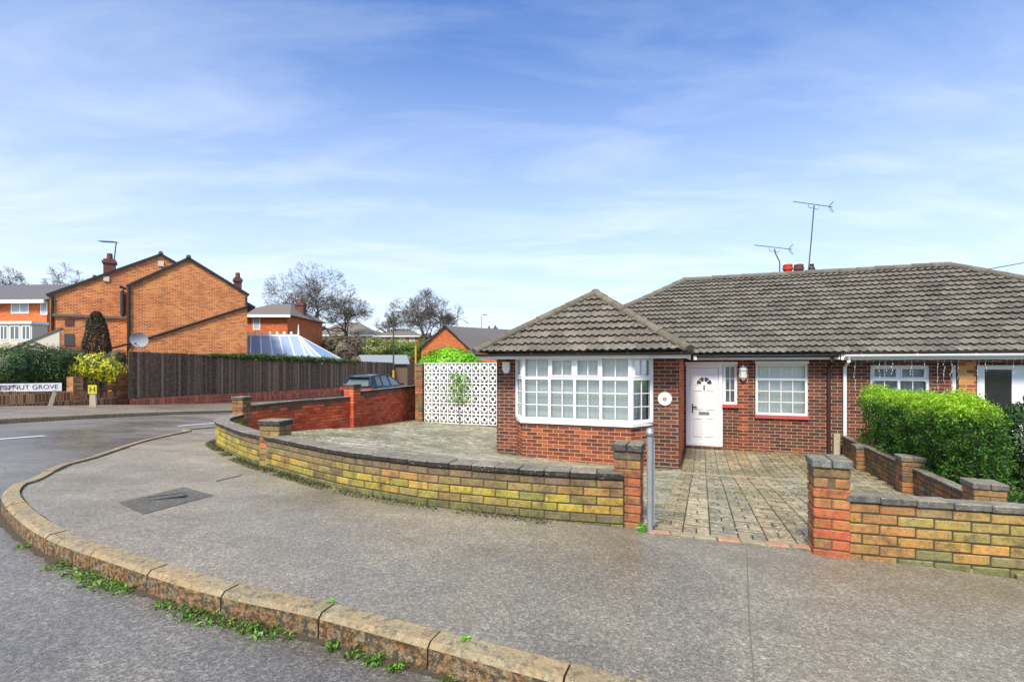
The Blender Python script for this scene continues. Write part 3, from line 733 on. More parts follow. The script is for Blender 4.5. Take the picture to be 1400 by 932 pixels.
# bay
bf0=uat(714,BD); bf1=uat(863,BD)
def bayprism(mb,off,z0,z1,col=(1,1,1),inner=None):
    poly=[(bw0-off*.3,PD+.05),(bf0-off*.5,BD-off),(bf1+off*.5,BD-off),(bw1+off*.3,PD+.05)]
    mb.prism(poly,z0,z1,'z'); return poly
m=MB(); bayprism(m,0,-2.7,bz0-.03); m.build('bay_wall',M['bbay'],H1,HF)
bay=MB(); bayprism(bay,.05,bz0-.03,bz0+.03); bayo=bay.build('bay_window',M['white'],H1,HF); bayo['label']='white bay window with Georgian bars and pale vertical blinds'
fr=MB();bars=MB();pane=MB();bl=MB()
def winpanel(p0,p1,z0,z1,trans,nu,split,ft=.055,top_open=(),mbs=None,dpt=.07):
    """p0,p1 2D ends; trans = transom z; panes nu; split list of (bars_u, bars_v_low)"""
    fr,bars,pane,bl=mbs
    p0=Vector(p0);p1=Vector(p1); t=(p1-p0); Ln=t.length; t.normalize(); nrm=Vector((t.y,-t.x))   # outward (towards -d)
    def bar(mb,a,b,c,e,dep,off=0):   # a..b along, c..e in z
        mid=p0+t*((a+b)/2)-nrm*(dep/2)+nrm*off; mb.ob(mid,t,(b-a)/2,dep/2,c,e)
    bar(fr,0,ft,z0,z1,dpt); bar(fr,Ln-ft,Ln,z0,z1,dpt); bar(fr,ft,Ln-ft,z0,z0+ft,dpt); bar(fr,ft,Ln-ft,z1-ft,z1,dpt)
    cells=[ft+(Ln-2*ft)*i/nu for i in range(nu+1)]
    for x in cells[1:-1]: bar(fr,x-ft*.45,x+ft*.45,z0+ft,z1-ft,dpt-.004)
    if trans: 
        for i in range(nu): bar(fr,cells[i]+(ft*.45 if i else 0),cells[i+1]-(ft*.45 if i<nu-1 else 0),trans-ft*.5,trans+ft*.5,dpt-.006)
    for i in range(nu):
        a=cells[i]+(ft*.45 if i else 0); b=cells[i+1]-(ft*.45 if i<nu-1 else 0)
        rows=[(z0+ft,trans-ft*.5 if trans else z1-ft,split[1])]
        if trans: rows.append((trans+ft*.5,z1-ft,1))
        for ri,(c,e,nv) in enumerate(rows):
            aa,bb,cc,ee=a,b,c,e
            if ri==1 and i in top_open:
                k=.03; bar(fr,a,a+k,c,e,dpt,.012);bar(fr,b-k,b,c,e,dpt,.012);bar(fr,a+k,b-k,c,c+k,dpt,.012);bar(fr,a+k,b-k,e-k,e,dpt,.012); aa,bb,cc,ee=a+k,b-k,c+k,e-k
            for j in range(1,split[0]): x=aa+(bb-aa)*j/split[0]; bar(bars,x-.008,x+.008,cc,ee,.012,-.022)
            for j in range(1,nv): z=cc+(ee-cc)*j/nv; bar(bars,aa,bb,z-.008,z+.008,.0105,-.0225)
            bar(pane,aa,bb,cc,ee,.006,-.036)
    bar(bl,.05,Ln-.05,z0+.03,z1-.03,.01,-.13)
mbs=(fr,bars,pane,bl)
tz=zat(780,517,BD)
winpanel((bf0,BD),(bf1,BD),bz0+.03,bz1,tz,4,(2,3),.06,(1,2),mbs)
winpanel((bf1,BD+.002),(bw1,PD-.02),bz0+.03,bz1,tz,1,(2,3),.06,(0,),mbs)
winpanel((bw0,PD-.02),(bf0,BD+.002),bz0+.03,bz1,tz,1,(2,3),.06,(0,),mbs)
fr.build('window_frame',M['white'],bayo,HF,bevel=.004); bars.build('glazing_bars',M['white'],bayo,HF); pane.build('pane',M['glass'],bayo,HF); bl.build('blind',M['blind'],bayo,HF)
# flat windows
def window(u0,u1,z0,z1,trans,nu,split,label=None,sill=None,blind='blind',top_open=(),ft=.055,d=DW+.05,header=True):
    w=MB(); w.box(u0,u1,d-.001,d+.06,z1-.001,z1+.045) if header else w.box(u0,u1,d,d+.06,z1-.01,z1)
    a=MB();b=MB();c=MB();e=MB(); winpanel((u0,d),(u1,d),z0,z1,trans,nu,split,ft,top_open,(a,b,c,e))
    o=a.build('window',M['white'],H1,HF,bevel=.004)
    if label:o['label']=label
    if header: 
        hh=MB(); hh.box(u0-.01,u1+.01,DW-.03,DW-.002,z1-.005,z1+.06); hh.build('head_trim',M['white'],o,HF)
    b.build('glazing_bars',M['white'],o,HF); c.build('pane',M['glass'],o,HF); e.build('blind' if blind=='blind' else 'net_curtain',M[blind],o,HF)
    if sill: s=MB(); s.box(u0-.02,u1+.02,DW-.06,DW+.05,z0-.07,z0-.002); s.build('sill',M[sill],o,HF)
    return o
window(w0,w1,wz0,wz1,zat(1069,518.5,DW),1,(4,3),'white window with Georgian bars over a red sill',sill='redpaint')
window(n0,n1,nz0,nz1,zat(1231,519,DW),2,(2,2),'white two-light window with net curtains behind the hedge',blind='net',top_open=(0,1),header=False)
window(dE_+.01,sl,slz,zd1,None,1,(2,3),'narrow dark sidelight window beside the white door',sill='redpaint',blind='net',ft=.06,header=False)
m=MB(); m.box(q0_,q0_+.07,DW+.02,DW+.09,-2.3,nz1); m.box(q0_+.07,q1_,DW+.05,DW+.06,-2.3,nz1,mi=1); m.build('side_light_strip',[M['white'],M['darkglass']],H1,HF)
# neighbour porch
pm=MB(); zz=-1.95
for a,b in((r0_,r0_+.13),(r0_+.56,r0_+.86),(r1_-.15,r1_)): pm.box(a,b,DW+.02,DW+.1,zz,nz1)
pm.box(r0_+.13,r0_+.56,DW+.02,DW+.1,nz1-.09,nz1).box(r0_+.86,r1_-.15,DW+.02,DW+.1,nz1-.09,nz1).box(r0_+.13,r0_+.56,DW+.02,DW+.1,zz,zz+.1).box(r0_+.86,r1_-.15,DW+.02,DW+.1,zz,zz+.1)
po=pm.build('porch_frame',M['white'],H1,HF,bevel=.004); po['label']='white framed glazed porch of the neighbour at the right edge'
m=MB(); m.box(r0_+.13,r0_+.56,DW+.05,DW+.06,zz+.1,nz1-.09).box(r0_+.86,r1_-.15,DW+.05,DW+.06,zz+.1,nz1-.09); m.build('pane',M['darkglass'],po,HF)
m=MB(); m.box(uat(1311,DW-.05),uat(1334,DW-.05),DW-.06,DW-.002,-2.5,EZ-.1); m.build('porch_pier',brickmat('pale porch brick',[lin(*c) for c in[(196,140,80),(150,84,54),(206,150,90),(170,100,60)]],lin(220,190,150)),H1,HF)
# door
dr=MB(); fw_=.085
dr.box(dS,dS+fw_,DW+.0,DW+.09,zd0,zd1).box(dE_-fw_,dE_,DW+.0,DW+.09,zd0,zd1).box(dS+fw_,dE_-fw_,DW+.0,DW+.09,zd1-fw_,zd1).box(dS+fw_,dE_-fw_,DW+.0,DW+.09,zd0,zd0+.05)
dfo=dr.build('door_frame',M['white'],H1,HF,bevel=.004)
m=MB(); m.box(dS-.02,sl+.01,DW-.03,DW-.002,zd1-.01,zd1+.06); m.build('head_trim',M['white'],dfo,HF)
x0,x1=dS+fw_+.004,dE_-fw_-.004; z0,z1=zd0+.054,zd1-fw_-.004
m=MB(); m.box(x0,x1,DW+.03,DW+.075,z0,z1); do=m.build('front_door',M['white'],H1,HF,bevel=.004); do['label']='white panelled front door with fan shaped glazing'
m=MB(); W_=x1-x0; Hh=z1-z0
def mould(a,b,c,e):
    m=MB()
    k=.022; yy0,yy1=DW+.012,DW+.0295
    m.box(a,b,yy0,yy1,c,c+k).box(a,b,yy0,yy1,e-k,e).box(a,a+k,yy0,yy1,c+k,e-k).box(b-k,b,yy0,yy1,c+k,e-k)
    m.box(a+.04,b-.04,DW+.022,DW+.0295,c+.04,e-.04); m.build('door_panel',M['white'],do,HF,bevel=.004)
for a,b in((.14,.44),(.56,.86)):
    mould(x0+W_*a,x0+W_*b,z0+Hh*.09,z0+Hh*.34); mould(x0+W_*a,x0+W_*b,z0+Hh*.45,z0+Hh*.71)
m=MB(); cx_=(x0+x1)/2; cz=z0+Hh*.79; r_=W_*.27
pts=[(cx_+(r_+.04)*math.cos(math.pi*k/16),cz-.03+(r_+.04)*math.sin(math.pi*k/16)) for k in range(17)]
m.prism(pts,DW+.018,DW+.0295,'y'); m.build('fanlight_surround',M['white'],do,HF)
m=MB()
for k in range(4):
    a0=math.pi*(k+.08)/4; a1=math.pi*(k+.92)/4; pts=[(cx_+rr*math.cos(a),cz-.01+rr*math.sin(a)) for rr,a in((r_*.45,a0),(r_,a0),(r_,(a0+a1)/2),(r_,a1),(r_*.45,a1))]
    m.prism(pts,DW+.0125,DW+.0175,'y')
m.build('fanlight',M['darkglass'],do,HF)
m=MB(); m.box(x0+.045,x0+.075,DW+.015,DW+.0295,z0+Hh*.40,z0+Hh*.52).box(x0+.05,x0+.16,DW-.02,DW-.005,z0+Hh*.475,z0+Hh*.49).box(x0+.053,x0+.068,DW-.006,DW+.016,z0+Hh*.475,z0+Hh*.49); m.build('handle',M['darkmetal'],do,HF)
m=MB(); m.box(cx_-.12,cx_+.12,DW+.012,DW+.0295,z0+Hh*.385,z0+Hh*.42).box(cx_-.1,cx_+.1,DW+.008,DW+.0118,z0+Hh*.393,z0+Hh*.412); m.build('letter_plate',M['chrome'],do,HF)
m=MB(); m.tube([(cx_,DW+.01,z0+Hh*.77),(cx_,DW-.0,z0+Hh*.74),(cx_,DW+.008,z0+Hh*.71)],[.014,.018,.012],8); m.build('knocker',M['darkmetal'],do,HF)
# roofs
def V3(*a): return Vector(a)
pitch=math.atan((RZ-EZ)/(DR-DE)); S=V3(0,math.cos(pitch),math.sin(pitch)); Ls=(DR-DE)/math.cos(pitch); W=ULe-ULs; rl,rr_=4.0,W-4.0
def trapplanes(W,Ls,ra,rb):
    n1=(Vector((-Ls,ra))); n2=Vector((Ls,W-rb))
    return [((0,0),(-Ls,ra)),((W,0),(Ls,(W-rb))),((0,Ls),(0,1))]
pl=trapplanes(W,Ls,rl,rr_)
# side planes: line from (0,0) to (rl,Ls): keep points right of it
pl=[((0,0),(-Ls,rl)),((W,0),(Ls,rl)),((0,Ls),(0,1))]
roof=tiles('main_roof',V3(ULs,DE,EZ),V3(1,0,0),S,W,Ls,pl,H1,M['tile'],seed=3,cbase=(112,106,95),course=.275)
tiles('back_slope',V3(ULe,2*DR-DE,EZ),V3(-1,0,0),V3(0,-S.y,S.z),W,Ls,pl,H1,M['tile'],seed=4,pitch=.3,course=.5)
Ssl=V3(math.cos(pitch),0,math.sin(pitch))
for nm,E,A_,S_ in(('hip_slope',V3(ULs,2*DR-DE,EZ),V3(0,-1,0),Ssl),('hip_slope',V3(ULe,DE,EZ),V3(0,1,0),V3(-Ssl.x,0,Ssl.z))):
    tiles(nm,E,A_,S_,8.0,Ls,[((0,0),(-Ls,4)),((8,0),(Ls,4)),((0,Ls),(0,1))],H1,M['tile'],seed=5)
m=MB(); ridge(m,(ULs+4,DR,RZ+.05),(ULe-4,DR,RZ+.05),.12)
ridge(m,(ULs,DE,EZ+.05),(ULs+4,DR,RZ+.05),.11); ridge(m,(ULe,DE,EZ+.05),(ULe-4,DR,RZ+.05),.11); ridge(m,(ULs,2*DR-DE,EZ+.05),(ULs+4,DR,RZ+.05)); ridge(m,(ULe,2*DR-DE,EZ+.05),(ULe-4,DR,RZ+.05))
m.build('ridge_tiles',M['ridge'],H1,HF)
# bay roof
be=9.5; bl0,bl1=-4.47,-.22; hw_=(bl1-bl0)/2; bzr=1.69; bp=math.atan((bzr-EZ)/hw_); LsB=hw_/math.cos(bp); Sb=V3(0,math.cos(bp),math.sin(bp))
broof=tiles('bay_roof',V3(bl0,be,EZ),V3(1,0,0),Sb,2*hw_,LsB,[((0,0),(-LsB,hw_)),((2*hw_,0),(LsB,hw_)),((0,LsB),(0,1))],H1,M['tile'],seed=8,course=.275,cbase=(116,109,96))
dj=DE+(bzr-EZ)/math.tan(pitch)  # where its ridge meets the main roof
for nm,sg in(('bay_side_slope',1),('bay_side_slope',-1)):
    xe=bl1 if sg>0 else bl0; A_=V3(0,1,0) if sg>0 else V3(0,1,0); S_=V3(-sg*math.cos(bp),0,math.sin(bp)); Lw=dj-be
    vl=DE-be   # valley starts where main eave begins
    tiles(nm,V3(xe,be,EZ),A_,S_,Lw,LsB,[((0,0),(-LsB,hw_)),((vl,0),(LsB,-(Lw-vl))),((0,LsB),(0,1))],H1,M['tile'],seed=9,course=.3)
m=MB(); mx_=(bl0+bl1)/2; ridge(m,(bl0,be,EZ+.05),(mx_,be+hw_,bzr+.05),.105,.4,(112,105,90)); ridge(m,(bl1,be,EZ+.05),(mx_,be+hw_,bzr+.05),.105,.4,(112,105,90)); ridge(m,(mx_,be+hw_,bzr+.05),(mx_,dj,bzr+.05),.105,.4)
m.build('bay_ridge_tiles',M['ridge'],H1,HF)
# fascia, soffit, gutters
m=MB(); m.box(bl1+.02,2.78,DE+.06,DE+.085,EZ-.13,EZ-.02).box(bl1+.02,2.78,DE+.085,DW,EZ-.1,EZ-.085); m.box(bl0+.04,bl1-.03,be+.06,be+.085,EZ-.13,EZ-.02); m.box(bl0+.04,bl1-.03,be+.085,PD+.1,EZ-.085,EZ-.065)
m.box(bl1-.055,bl1-.03,be+.085,DE+.06,EZ-.13,EZ-.02).box(bl0+.04,bl0+.065,be+.085,DE,EZ-.13,EZ-.02); m.build('fascia',M['whitedirty'],H1,HF)
def gutter(name,u0,u1,d,z,mat,r=.055,M_=HF):
    m=MB(); vs=[];fs=[]; n=8
    for x in(u0,u1):
        for rr in(r,r-.008):
            for k in range(n+1):
                w=math.pi+math.pi*k/n; vs.append((x,d+rr*math.cos(w),z+rr*math.sin(w)))
    q=2*(n+1)
    for k in range(n): fs.append((k,k+1,q+k+1,q+k)); fs.append((n+1+k,q+n+1+k,q+n+2+k,n+2+k))
    fs.append((0,q,q+n+1,n+1)); fs.append((n,2*n+1,q+2*n+1,q+n))
    for e in(0,q):
        for k in range(n): fs.append((e+k,e+n+1+k,e+n+2+k,e+k+1))
    m.add(vs,fs)
    x=u0+.3
    while x<u1: m.box(x-.015,x+.015,d-r-.005,d-r+.004,z-.035,z+.01); x+=.95
    return m.build(name,mat,H1,M_)
gutter('gutter',bl0+.02,bl1+.05,be-.0,EZ-.02,M['black'],.05)
gutter('gutter',bl1+.1,2.75,DE-.0,EZ-.03,M['black'],.05)
gutter('gutter',2.85,ULe-.05,DE-.0,EZ-.03,M['white'],.065)['label']='white gutter of the neighbouring half'
m=MB(); m.box(2.8,9.9,DE+.06,DE+.085,EZ-.14,EZ-.02).box(2.8,9.9,DE+.085,DW,EZ-.1,EZ-.085); m.build('fascia',M['white'],H1,HF)
up=uat(1133,DW-.06); m=MB(); m.tube([(up,DE,EZ-.08),(up,DE+.02,EZ-.15),(up,DW-.07,EZ-.3),(up,DW-.07,-2.1)],.036,12); m.box(up-.05,up+.05,DW-.11,DW-.03,-2.08,-1.95); m.build('downpipe',M['brownpipe'],H1,HF)
up=uat(1155,DW-.06); m=MB(); m.tube([(up,DE,EZ-.09),(up,DE+.03,EZ-.17),(up,DW-.07,EZ-.3),(up,DW-.07,-2.1)],.036,12); m.build('downpipe',M['white'],H1,HF)
m=MB(); m.box(2.72,2.84,DW-.1,DW-.002,-2.3,-1.5); m.build('render_plinth',M['concrete'],H1,HF)
# chimney
cu=uat(1086,DR+.6); m=MB(); m.box(cu-.5,cu+.55,DR+.35,DR+.95,1.2,RZ+.18); ch=m.build('chimney',M['bhouse'],H1,HF)
for px,mm in((1077,'terracotta'),(1092,'darkpot')):
    uu=uat(px,DR+.6); zt=zat(px,361.5,DR+.6); m=MB(); zb=RZ+.18
    m.tube([(uu,DR+.6,zb),(uu,DR+.6,zt-.18),(uu,DR+.6,zt-.17),(uu,DR+.6,zt-.1),(uu,DR+.6,zt-.09),(uu,DR+.6,zt-.03),(uu,DR+.6,zt)],[.11,.115,.14,.145,.125,.135,.11],14); m.build('chimney_pot',M[mm],ch,HF)
uu=uat(1110,DR+.6); zt=zat(1110,361,DR+.6); m=MB(); m.tube([(uu,DR+.6,RZ+.18),(uu,DR+.6,zt-.15),(uu,DR+.6,zt-.05),(uu,DR+.6,zt)],[.1,.09,.05,.06],10); m.build('cowl',M['black'],ch,HF)
# things fixed to the house
def lw(px,d,z): return L(uat(px,d),d,z)
def aerial(px0,py0,mast,boomL,boomR,label,dd):
    pts=[Vector(L(uat(a,dd),dd,zat(a,b,dd))) for a,b in mast]; t=thing('tv_aerial',label,'aerial',FR(*pts[0],0))
    m=MB(); m.tube(pts,.017,6); m.build('mast',M['darkmetal'],t)
    a=Vector(L(uat(boomL[0],dd),dd,zat(boomL[0],boomL[1],dd))); b=Vector(L(uat(boomR[0],dd),dd,zat(boomR[0],boomR[1],dd)))
    m=MB(); m.tube([a,b],.011,5); ax=(b-a).normalized(); n=13
    for i in range(n):
        c=a+(b-a)*(.03+.85*i/n); q=DX*.06+UX*.005; m.tube([c-q,c+q],.003,4)
    m.build('boom',M['darkmetal'],t)
    m=MB(); c=b-ax*.1
    for s in(-1,1):
        for i in range(4):
            e=c+Vector((0,0,s*(.03+.035*i)))+ax*(.02+.03*i); m.tube([e-DX*.15,e+DX*.15],.005,4)
        m.tube([c,c+Vector((0,0,s*.14))+ax*.12],.006,4)
    m.build('reflector',M['darkmetal'],t)
    mm=pts[-1]; m=MB(); m.tube([mm+ax*-.15+Vector((0,0,.0)),mm+ax*-.15+Vector((0,0,-.08)),mm+ax*.12+Vector((0,0,-.1)),mm+ax*.13+Vector((0,0,-.03))],.008,5); m.build('bracket',M['darkmetal'],t)
aerial(0,0,[(1105,373),(1109,330),(1113,281)],(1084,275.5),(1138,283),'tall television aerial rising above the bungalow chimney',DR+.6)
aerial(0,0,[(1066,376),(1066,358),(1060,346),(1059,340)],(1031,335),(1083,341),'shorter television aerial with a crooked mast left of the chimney pots',DR+.6)
# lantern
c=lw(1016,DW-.12,zat(1016,509,DW-.12)); t=thing('wall_lantern','white wall lantern on the brick pilaster by the door','lamp',FR(c.x,c.y,c.z,-YAW)); lf=FR(c.x,c.y,c.z,-YAW)
m=MB()
for k in range(6):
    w=k*math.pi/3; m.tube([(.07*math.cos(w),.07*math.sin(w),-.12),(.085*math.cos(w),.085*math.sin(w),.06)],.007,4)
m.tube([(0,0,.06),(0,0,.1),(0,0,.15),(0,0,.18)],[.1,.085,.03,.01],12).tube([(0,0,-.12),(0,0,-.14),(0,0,-.19)],[.075,.06,.02],12).box(-.03,.03,.06,.11,-.1,.1); m.build('lantern_cage',M['white'],t,lf)
m=MB(); m.tube([(0,0,-.115),(0,0,.055)],[.06,.075],12); m.build('lantern_glass',M['lampglass'],t,lf)
# plaque
c=lw(909,PD-.02,zat(909,545,PD)); lf=FR(c.x,c.y,c.z,-YAW); t=thing('wall_plaque','round white ceramic plaque with a floral centre on the brick wall','plaque',lf)
m=MB(); m.tube([(0,-.012,0),(0,.018,0)],[.125,.135],28); m.build('plate',M['white'],t,lf)
m=MB(); 
for k in range(7):
    w=k*.9; m.sphere((.028*math.cos(w)*(k>0),-.02,.022*math.sin(w)*(k>0)),.018,8,5,(1,.4,1),mi=k%3)
m.build('flowers',[plain('plaque rose',(.5,.2,.12,1)),plain('plaque leaf',(.1,.2,.05,1)),plain('plaque gold',(.5,.35,.08,1))],t,lf)
# alarm box
c=lw(692,PD-.05,zat(692,502,PD)); lf=FR(c.x,c.y,c.z,-YAW); m=MB(); m.prism([(-.085,.12),(.085,.12),(.085,-.05),(.05,-.115),(0,-.135),(-.05,-.115),(-.085,-.05)],-.025,.045,'y')
tag(m.build('alarm_box',M['white'],M=lf,bevel=.008),'white alarm box under the eaves left of the bay window','alarm box')
# string lights
t=thing('string_lights','unlit icicle string lights hanging from the neighbour white gutter','string lights',HF@Matrix.Translation((3,DE,EZ)))
m=MB();b=[]; u_=2.95; prev=None
while u_<7:
    p=(u_,DE+.09,EZ-.15-.02*abs(math.sin(u_*5)))
    if prev: m.tube([prev,p],.004,3)
    prev=p; b.append((p[0],p[1]-.01,p[2]))
    if rnd.random()<.55:
        ln=rnd.choice([.15,.25,.4,.2,.6]); q=p; k=0
        while k<ln:
            k+=.07; e=(p[0]+rnd.uniform(-.02,.02),p[1],p[2]-k); m.tube([q,e],.0035,3); q=e
            (b.append(e) if rnd.random()<.6 else None)
    u_+=.11
m.build('wire',M['wire'],t,HF); b=b[:98]; b0=MB().sphere((0,0,0),.009,6,4).build('bulb',M['bulb'],t,HF@Matrix.Translation(b[0]))
base0=Vector(b[0])
for e in b[1:]:
    c_=b0.copy(); COL.objects.link(c_); c_.parent=t; c_.location=(Vector(e)-base0); WM[c_]=WM[t]
# overhead cable
a=L(8.6,14.5,zat(1345,369,14.2)); a=P(1345,369,13.2); b=P(1560,310,30); pts=[a+(b-a)*i/10-Vector((0,0,.3*math.sin(math.pi*i/10))) for i in range(11)]
m=MB(); m.tube(pts,.012,5); tag(m.build('overhead_cable',M['black']),'thin black overhead cable crossing the sky above the right roof end','cable')
# ------------------------------------------------------------ screen wall
sc=thing('screen_wall','white pierced decorative block screen wall beside the bungalow','screen wall',HF@Matrix.Translation((-7.2,14.1,-1.9)))
m=MB(); u0_,u1_=-8.42,-5.87; zb_=-1.83; bw_=(u1_-u0_)/9; bh_=(.1-zb_)/6
for i in range(9):
    for j in range(6):
        x=u0_+i*bw_; z=zb_+j*bh_; k=.022; y0,y1=14.05,14.14
        X=lambda f:x+bw_*f; Zz=lambda f:z+bh_*f
        m.box(x+.002,x+k,y0,y1,z,z+bh_-.003).box(x+bw_-k,x+bw_-.002,y0,y1,z,z+bh_-.003).box(x+k,x+bw_-k,y0,y1,z,z+k).box(x+k,x+bw_-k,y0,y1,z+bh_-k,z+bh_-.003)
        cxx,czz=X(.5),Zz(.5); r=bw_*.24; t_=.019; yy0,yy1=y0+.004,y1-.004
        t_=.034; r=bw_*.29
        m.box(cxx-r,cxx+r,yy0,yy1,czz+r-t_,czz+r).box(cxx-r,cxx+r,yy0,yy1,czz-r,czz-r+t_).box(cxx-r,cxx-r+t_,yy0,yy1,czz-r+t_,czz+r-t_).box(cxx+r-t_,cxx+r,yy0,yy1,czz-r+t_,czz+r-t_)
        for s_1 in(-1,1):
            a_,b_=sorted((cxx+s_1*r,x+bw_-k if s_1>0 else x+k)); m.box(a_,b_,yy0+.002,yy1-.002,czz-.02,czz+.02)
            a_,b_=sorted((czz+s_1*r,z+bh_-k if s_1>0 else z+k)); m.box(cxx-.02,cxx+.02,yy0+.002,yy1-.002,a_,b_)
m.build('pierced_blocks',M['screen'],sc,HF)
m=MB(); m.box(u0_,u1_,14.04,14.16,-2.3,zb_-.002); m.build('footing',M['bhouse'],sc,HF)
q=L(-8.58,14.1); m=MB(); 
prr=thing('brick_pier','slim dark brick pier at the left end of the white screen','pier',FR(q.x,q.y,-1.9,-YAW)); pillar((q.x,q.y),UX.xy,.13,.14,g(q.x,q.y),.07,'x',prr,capn=1)
# ------------------------------------------------------------ foliage
def leaves(name,pts,nrm,size,cols,mat,parent=None,asp=1.6,seed=0,label=None,jit=.6,M_=None):
    r=np.random.default_rng(seed); n=len(pts); pts=np.asarray(pts,float)
    d=r.normal(size=(n,3)); d/=np.linalg.norm(d,axis=1)[:,None]; d=d*jit+np.asarray(nrm)*(1-jit); d/=np.linalg.norm(d,axis=1)[:,None]
    a=r.normal(size=(n,3)); a-= (a*d).sum(1)[:,None]*d; a/=np.linalg.norm(a,axis=1)[:,None]; b=np.cross(d,a)
    s=size*r.uniform(.6,1.4,n)[:,None]
    V=np.stack([pts-a*s*asp,pts-b*s*.5,pts+a*s*asp,pts+b*s*.5],1).reshape(-1,3)
    me=bpy.data.meshes.new(name); me.vertices.add(4*n); me.vertices.foreach_set('co',V.ravel()); me.loops.add(4*n); me.loops.foreach_set('vertex_index',np.arange(4*n)); me.polygons.add(n); me.polygons.foreach_set('loop_start',np.arange(0,4*n,4)); me.polygons.foreach_set('loop_total',np.full(n,4)); me.update(calc_edges=True)
    ca=me.color_attributes.new('Col','FLOAT_COLOR','CORNER'); C=np.ones((n,4,4)); C[:,:,:3]=np.asarray(cols)[:,None,:3]; ca.data.foreach_set('color',C.ravel())
    me.materials.append(mat); o=bpy.data.objects.new(name,me); COL.objects.link(o)
    if parent is not None: me.transform(WM[parent].inverted()); o.parent=parent; WM[o]=WM[parent]
    return o
def pick(n,pal,r,w=None):
    P_=np.array([lin(*c)[:3] for c in pal]); i=r.choice(len(pal),n,p=w); return P_[i]*r.uniform(.75,1.25,(n,1))
def blob(cen,rad,n,seed,lump=.25,fs=2.,shell=.35,flat=0):
    r=np.random.default_rng(seed); d=r.normal(size=(n,3)); d/=np.linalg.norm(d,axis=1)[:,None]
    if flat: d[:,2]=np.where(d[:,2]<-flat,-d[:,2],d[:,2])
    off=np.array([1+lump*noise.noise(Vector(v*fs)+Vector((seed*3.1,0,0)))*1.6+lump*.5*noise.noise(Vector(v*fs*3)+Vector((seed,5,0))) for v in d])
    t=1-shell*r.random(n)**1.5
    return np.asarray(cen)+d*np.asarray(rad)*(off*t)[:,None],d
def bush(name,label,cat,cen,rad,n,size,pal,seed,group=None,mat='leaf',stem=True,**k):
    gz=g(cen[0],cen[1]); t=thing(name,label,cat,FR(cen[0],cen[1],gz,0),group)
    p,d=blob(cen,rad,n,seed,**k); r=np.random.default_rng(seed); ok=p[:,2]>gz-.05; p=p[ok];d=d[ok]
    leaves('foliage',p,d,size,pick(len(p),pal,r),M[mat],t,seed=seed)
    # inner mass keeps it from being see-through
    m=MB()
    rr=random.Random(seed)
    for i in range(14):
        a=rr.uniform(0,6.28); e=rr.uniform(.2,.95); tip=Vector((cen[0]+rad[0]*.75*math.cos(a)*rr.random(),cen[1]+rad[1]*.75*math.sin(a)*rr.random(),cen[2]+rad[2]*.7*rr.uniform(-.3,1)))
        b=Vector((cen[0],cen[1],gz)); m.tube([b,(b+tip)/2+Vector((rr.uniform(-.1,.1),0,.05)),tip],[.03,.02,.006],5)
    m.build('stems',M['bark'],t); return t
# big clipped hedge on the right
def hedge(name,label,cat,u0,u1,d0,d1,z0,z1,n,size,paltop,palside,seed,mat='leaf',round_=.25,lump=.07):
    r=np.random.default_rng(seed); pts=[];nr=[];tp=[]
    hu,hd,hz=(u1-u0)/2,(d1-d0)/2,(z1-z0)/2; cu_,cd,cz_=(u0+u1)/2,(d0+d1)/2,(z0+z1)/2
    areas=np.array([hd*hz,hd*hz,hu*hz,hu*hz,hu*hd*2.0]); fc=r.choice(5,n,p=areas/areas.sum()); a=r.uniform(-1,1,n); b=r.uniform(-1,1,n)
    X=np.zeros((n,3)); Nn=np.zeros((n,3))
    for f,(ax,s) in enumerate(((0,-1),(0,1),(1,-1),(1,1),(2,1))):
        k=fc==f; X[k,ax]=s; Nn[k,ax]=s; o=[i for i in range(3) if i!=ax]; X[k,o[0]]=a[k]; X[k,o[1]]=b[k]
    S_=np.array([hu,hd,hz]); Q=X*S_; # rounding
    rr=round_; inner=np.clip(Q,-(S_-rr),S_-rr); dv_=Q-inner; ln=np.linalg.norm(dv_,axis=1)[:,None]+1e-9; Q=inner+dv_/ln*np.minimum(ln,rr); Nn=np.where(ln>1e-4,dv_/ln,Nn)
    disp=np.array([noise.noise(Vector(q)*2.2+Vector((seed,0,0)))*lump*1.4+noise.noise(Vector(q)*7)*lump for q in Q])
    Q=Q+Nn*(disp-r.random(n)**1.6*.16+r.random(n)**8*.09)[:,None]
    loc=Q+np.array([cu_,cd,cz_])
    Wd=loc[:,[0]]*np.array(UX)+loc[:,[1]]*np.array(DX)+loc[:,[2]]*np.array([0,0,1]); Nw=Nn[:,[0]]*np.array(UX)+Nn[:,[1]]*np.array(DX)+Nn[:,[2]]*np.array([0,0,1])
    t=thing(name,label,cat,HF@Matrix.Translation((cu_,cd,z0)))
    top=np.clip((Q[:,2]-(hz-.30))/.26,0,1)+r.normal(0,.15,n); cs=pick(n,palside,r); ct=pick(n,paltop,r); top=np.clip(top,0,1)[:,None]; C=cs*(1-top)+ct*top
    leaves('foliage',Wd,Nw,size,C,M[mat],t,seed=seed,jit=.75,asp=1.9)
    m=MB(); m.box(u0+.2,u1-.2,d0+.2,d1-.2,z0+.05,z1-.22,col=lin(34,44,20)[:3]); m.build('inner_growth',M['conifer'],t,HF)
    m=MB()
    for i in range(int((d1-d0)/.5)): m.tube([(cu_,d0+.3+i*.5,z0-.1),(cu_+rnd.uniform(-.1,.1),d0+.3+i*.5,z1-.4)],[.03,.015],6)
    m.build('stems',M['bark'],t,HF); return t
hedge('hedge','large clipped green conifer hedge with lime top behind the low dividing wall','hedge',2.98,3.66,7.9,11.9,-2.05,-.47,80000,.0125,[(150,190,40),(130,176,36),(170,204,60)],[(48,92,34),(70,122,42),(30,66,28),(92,144,48),(44,78,34),(26,50,24)],11,round_=.36,lump=.14)
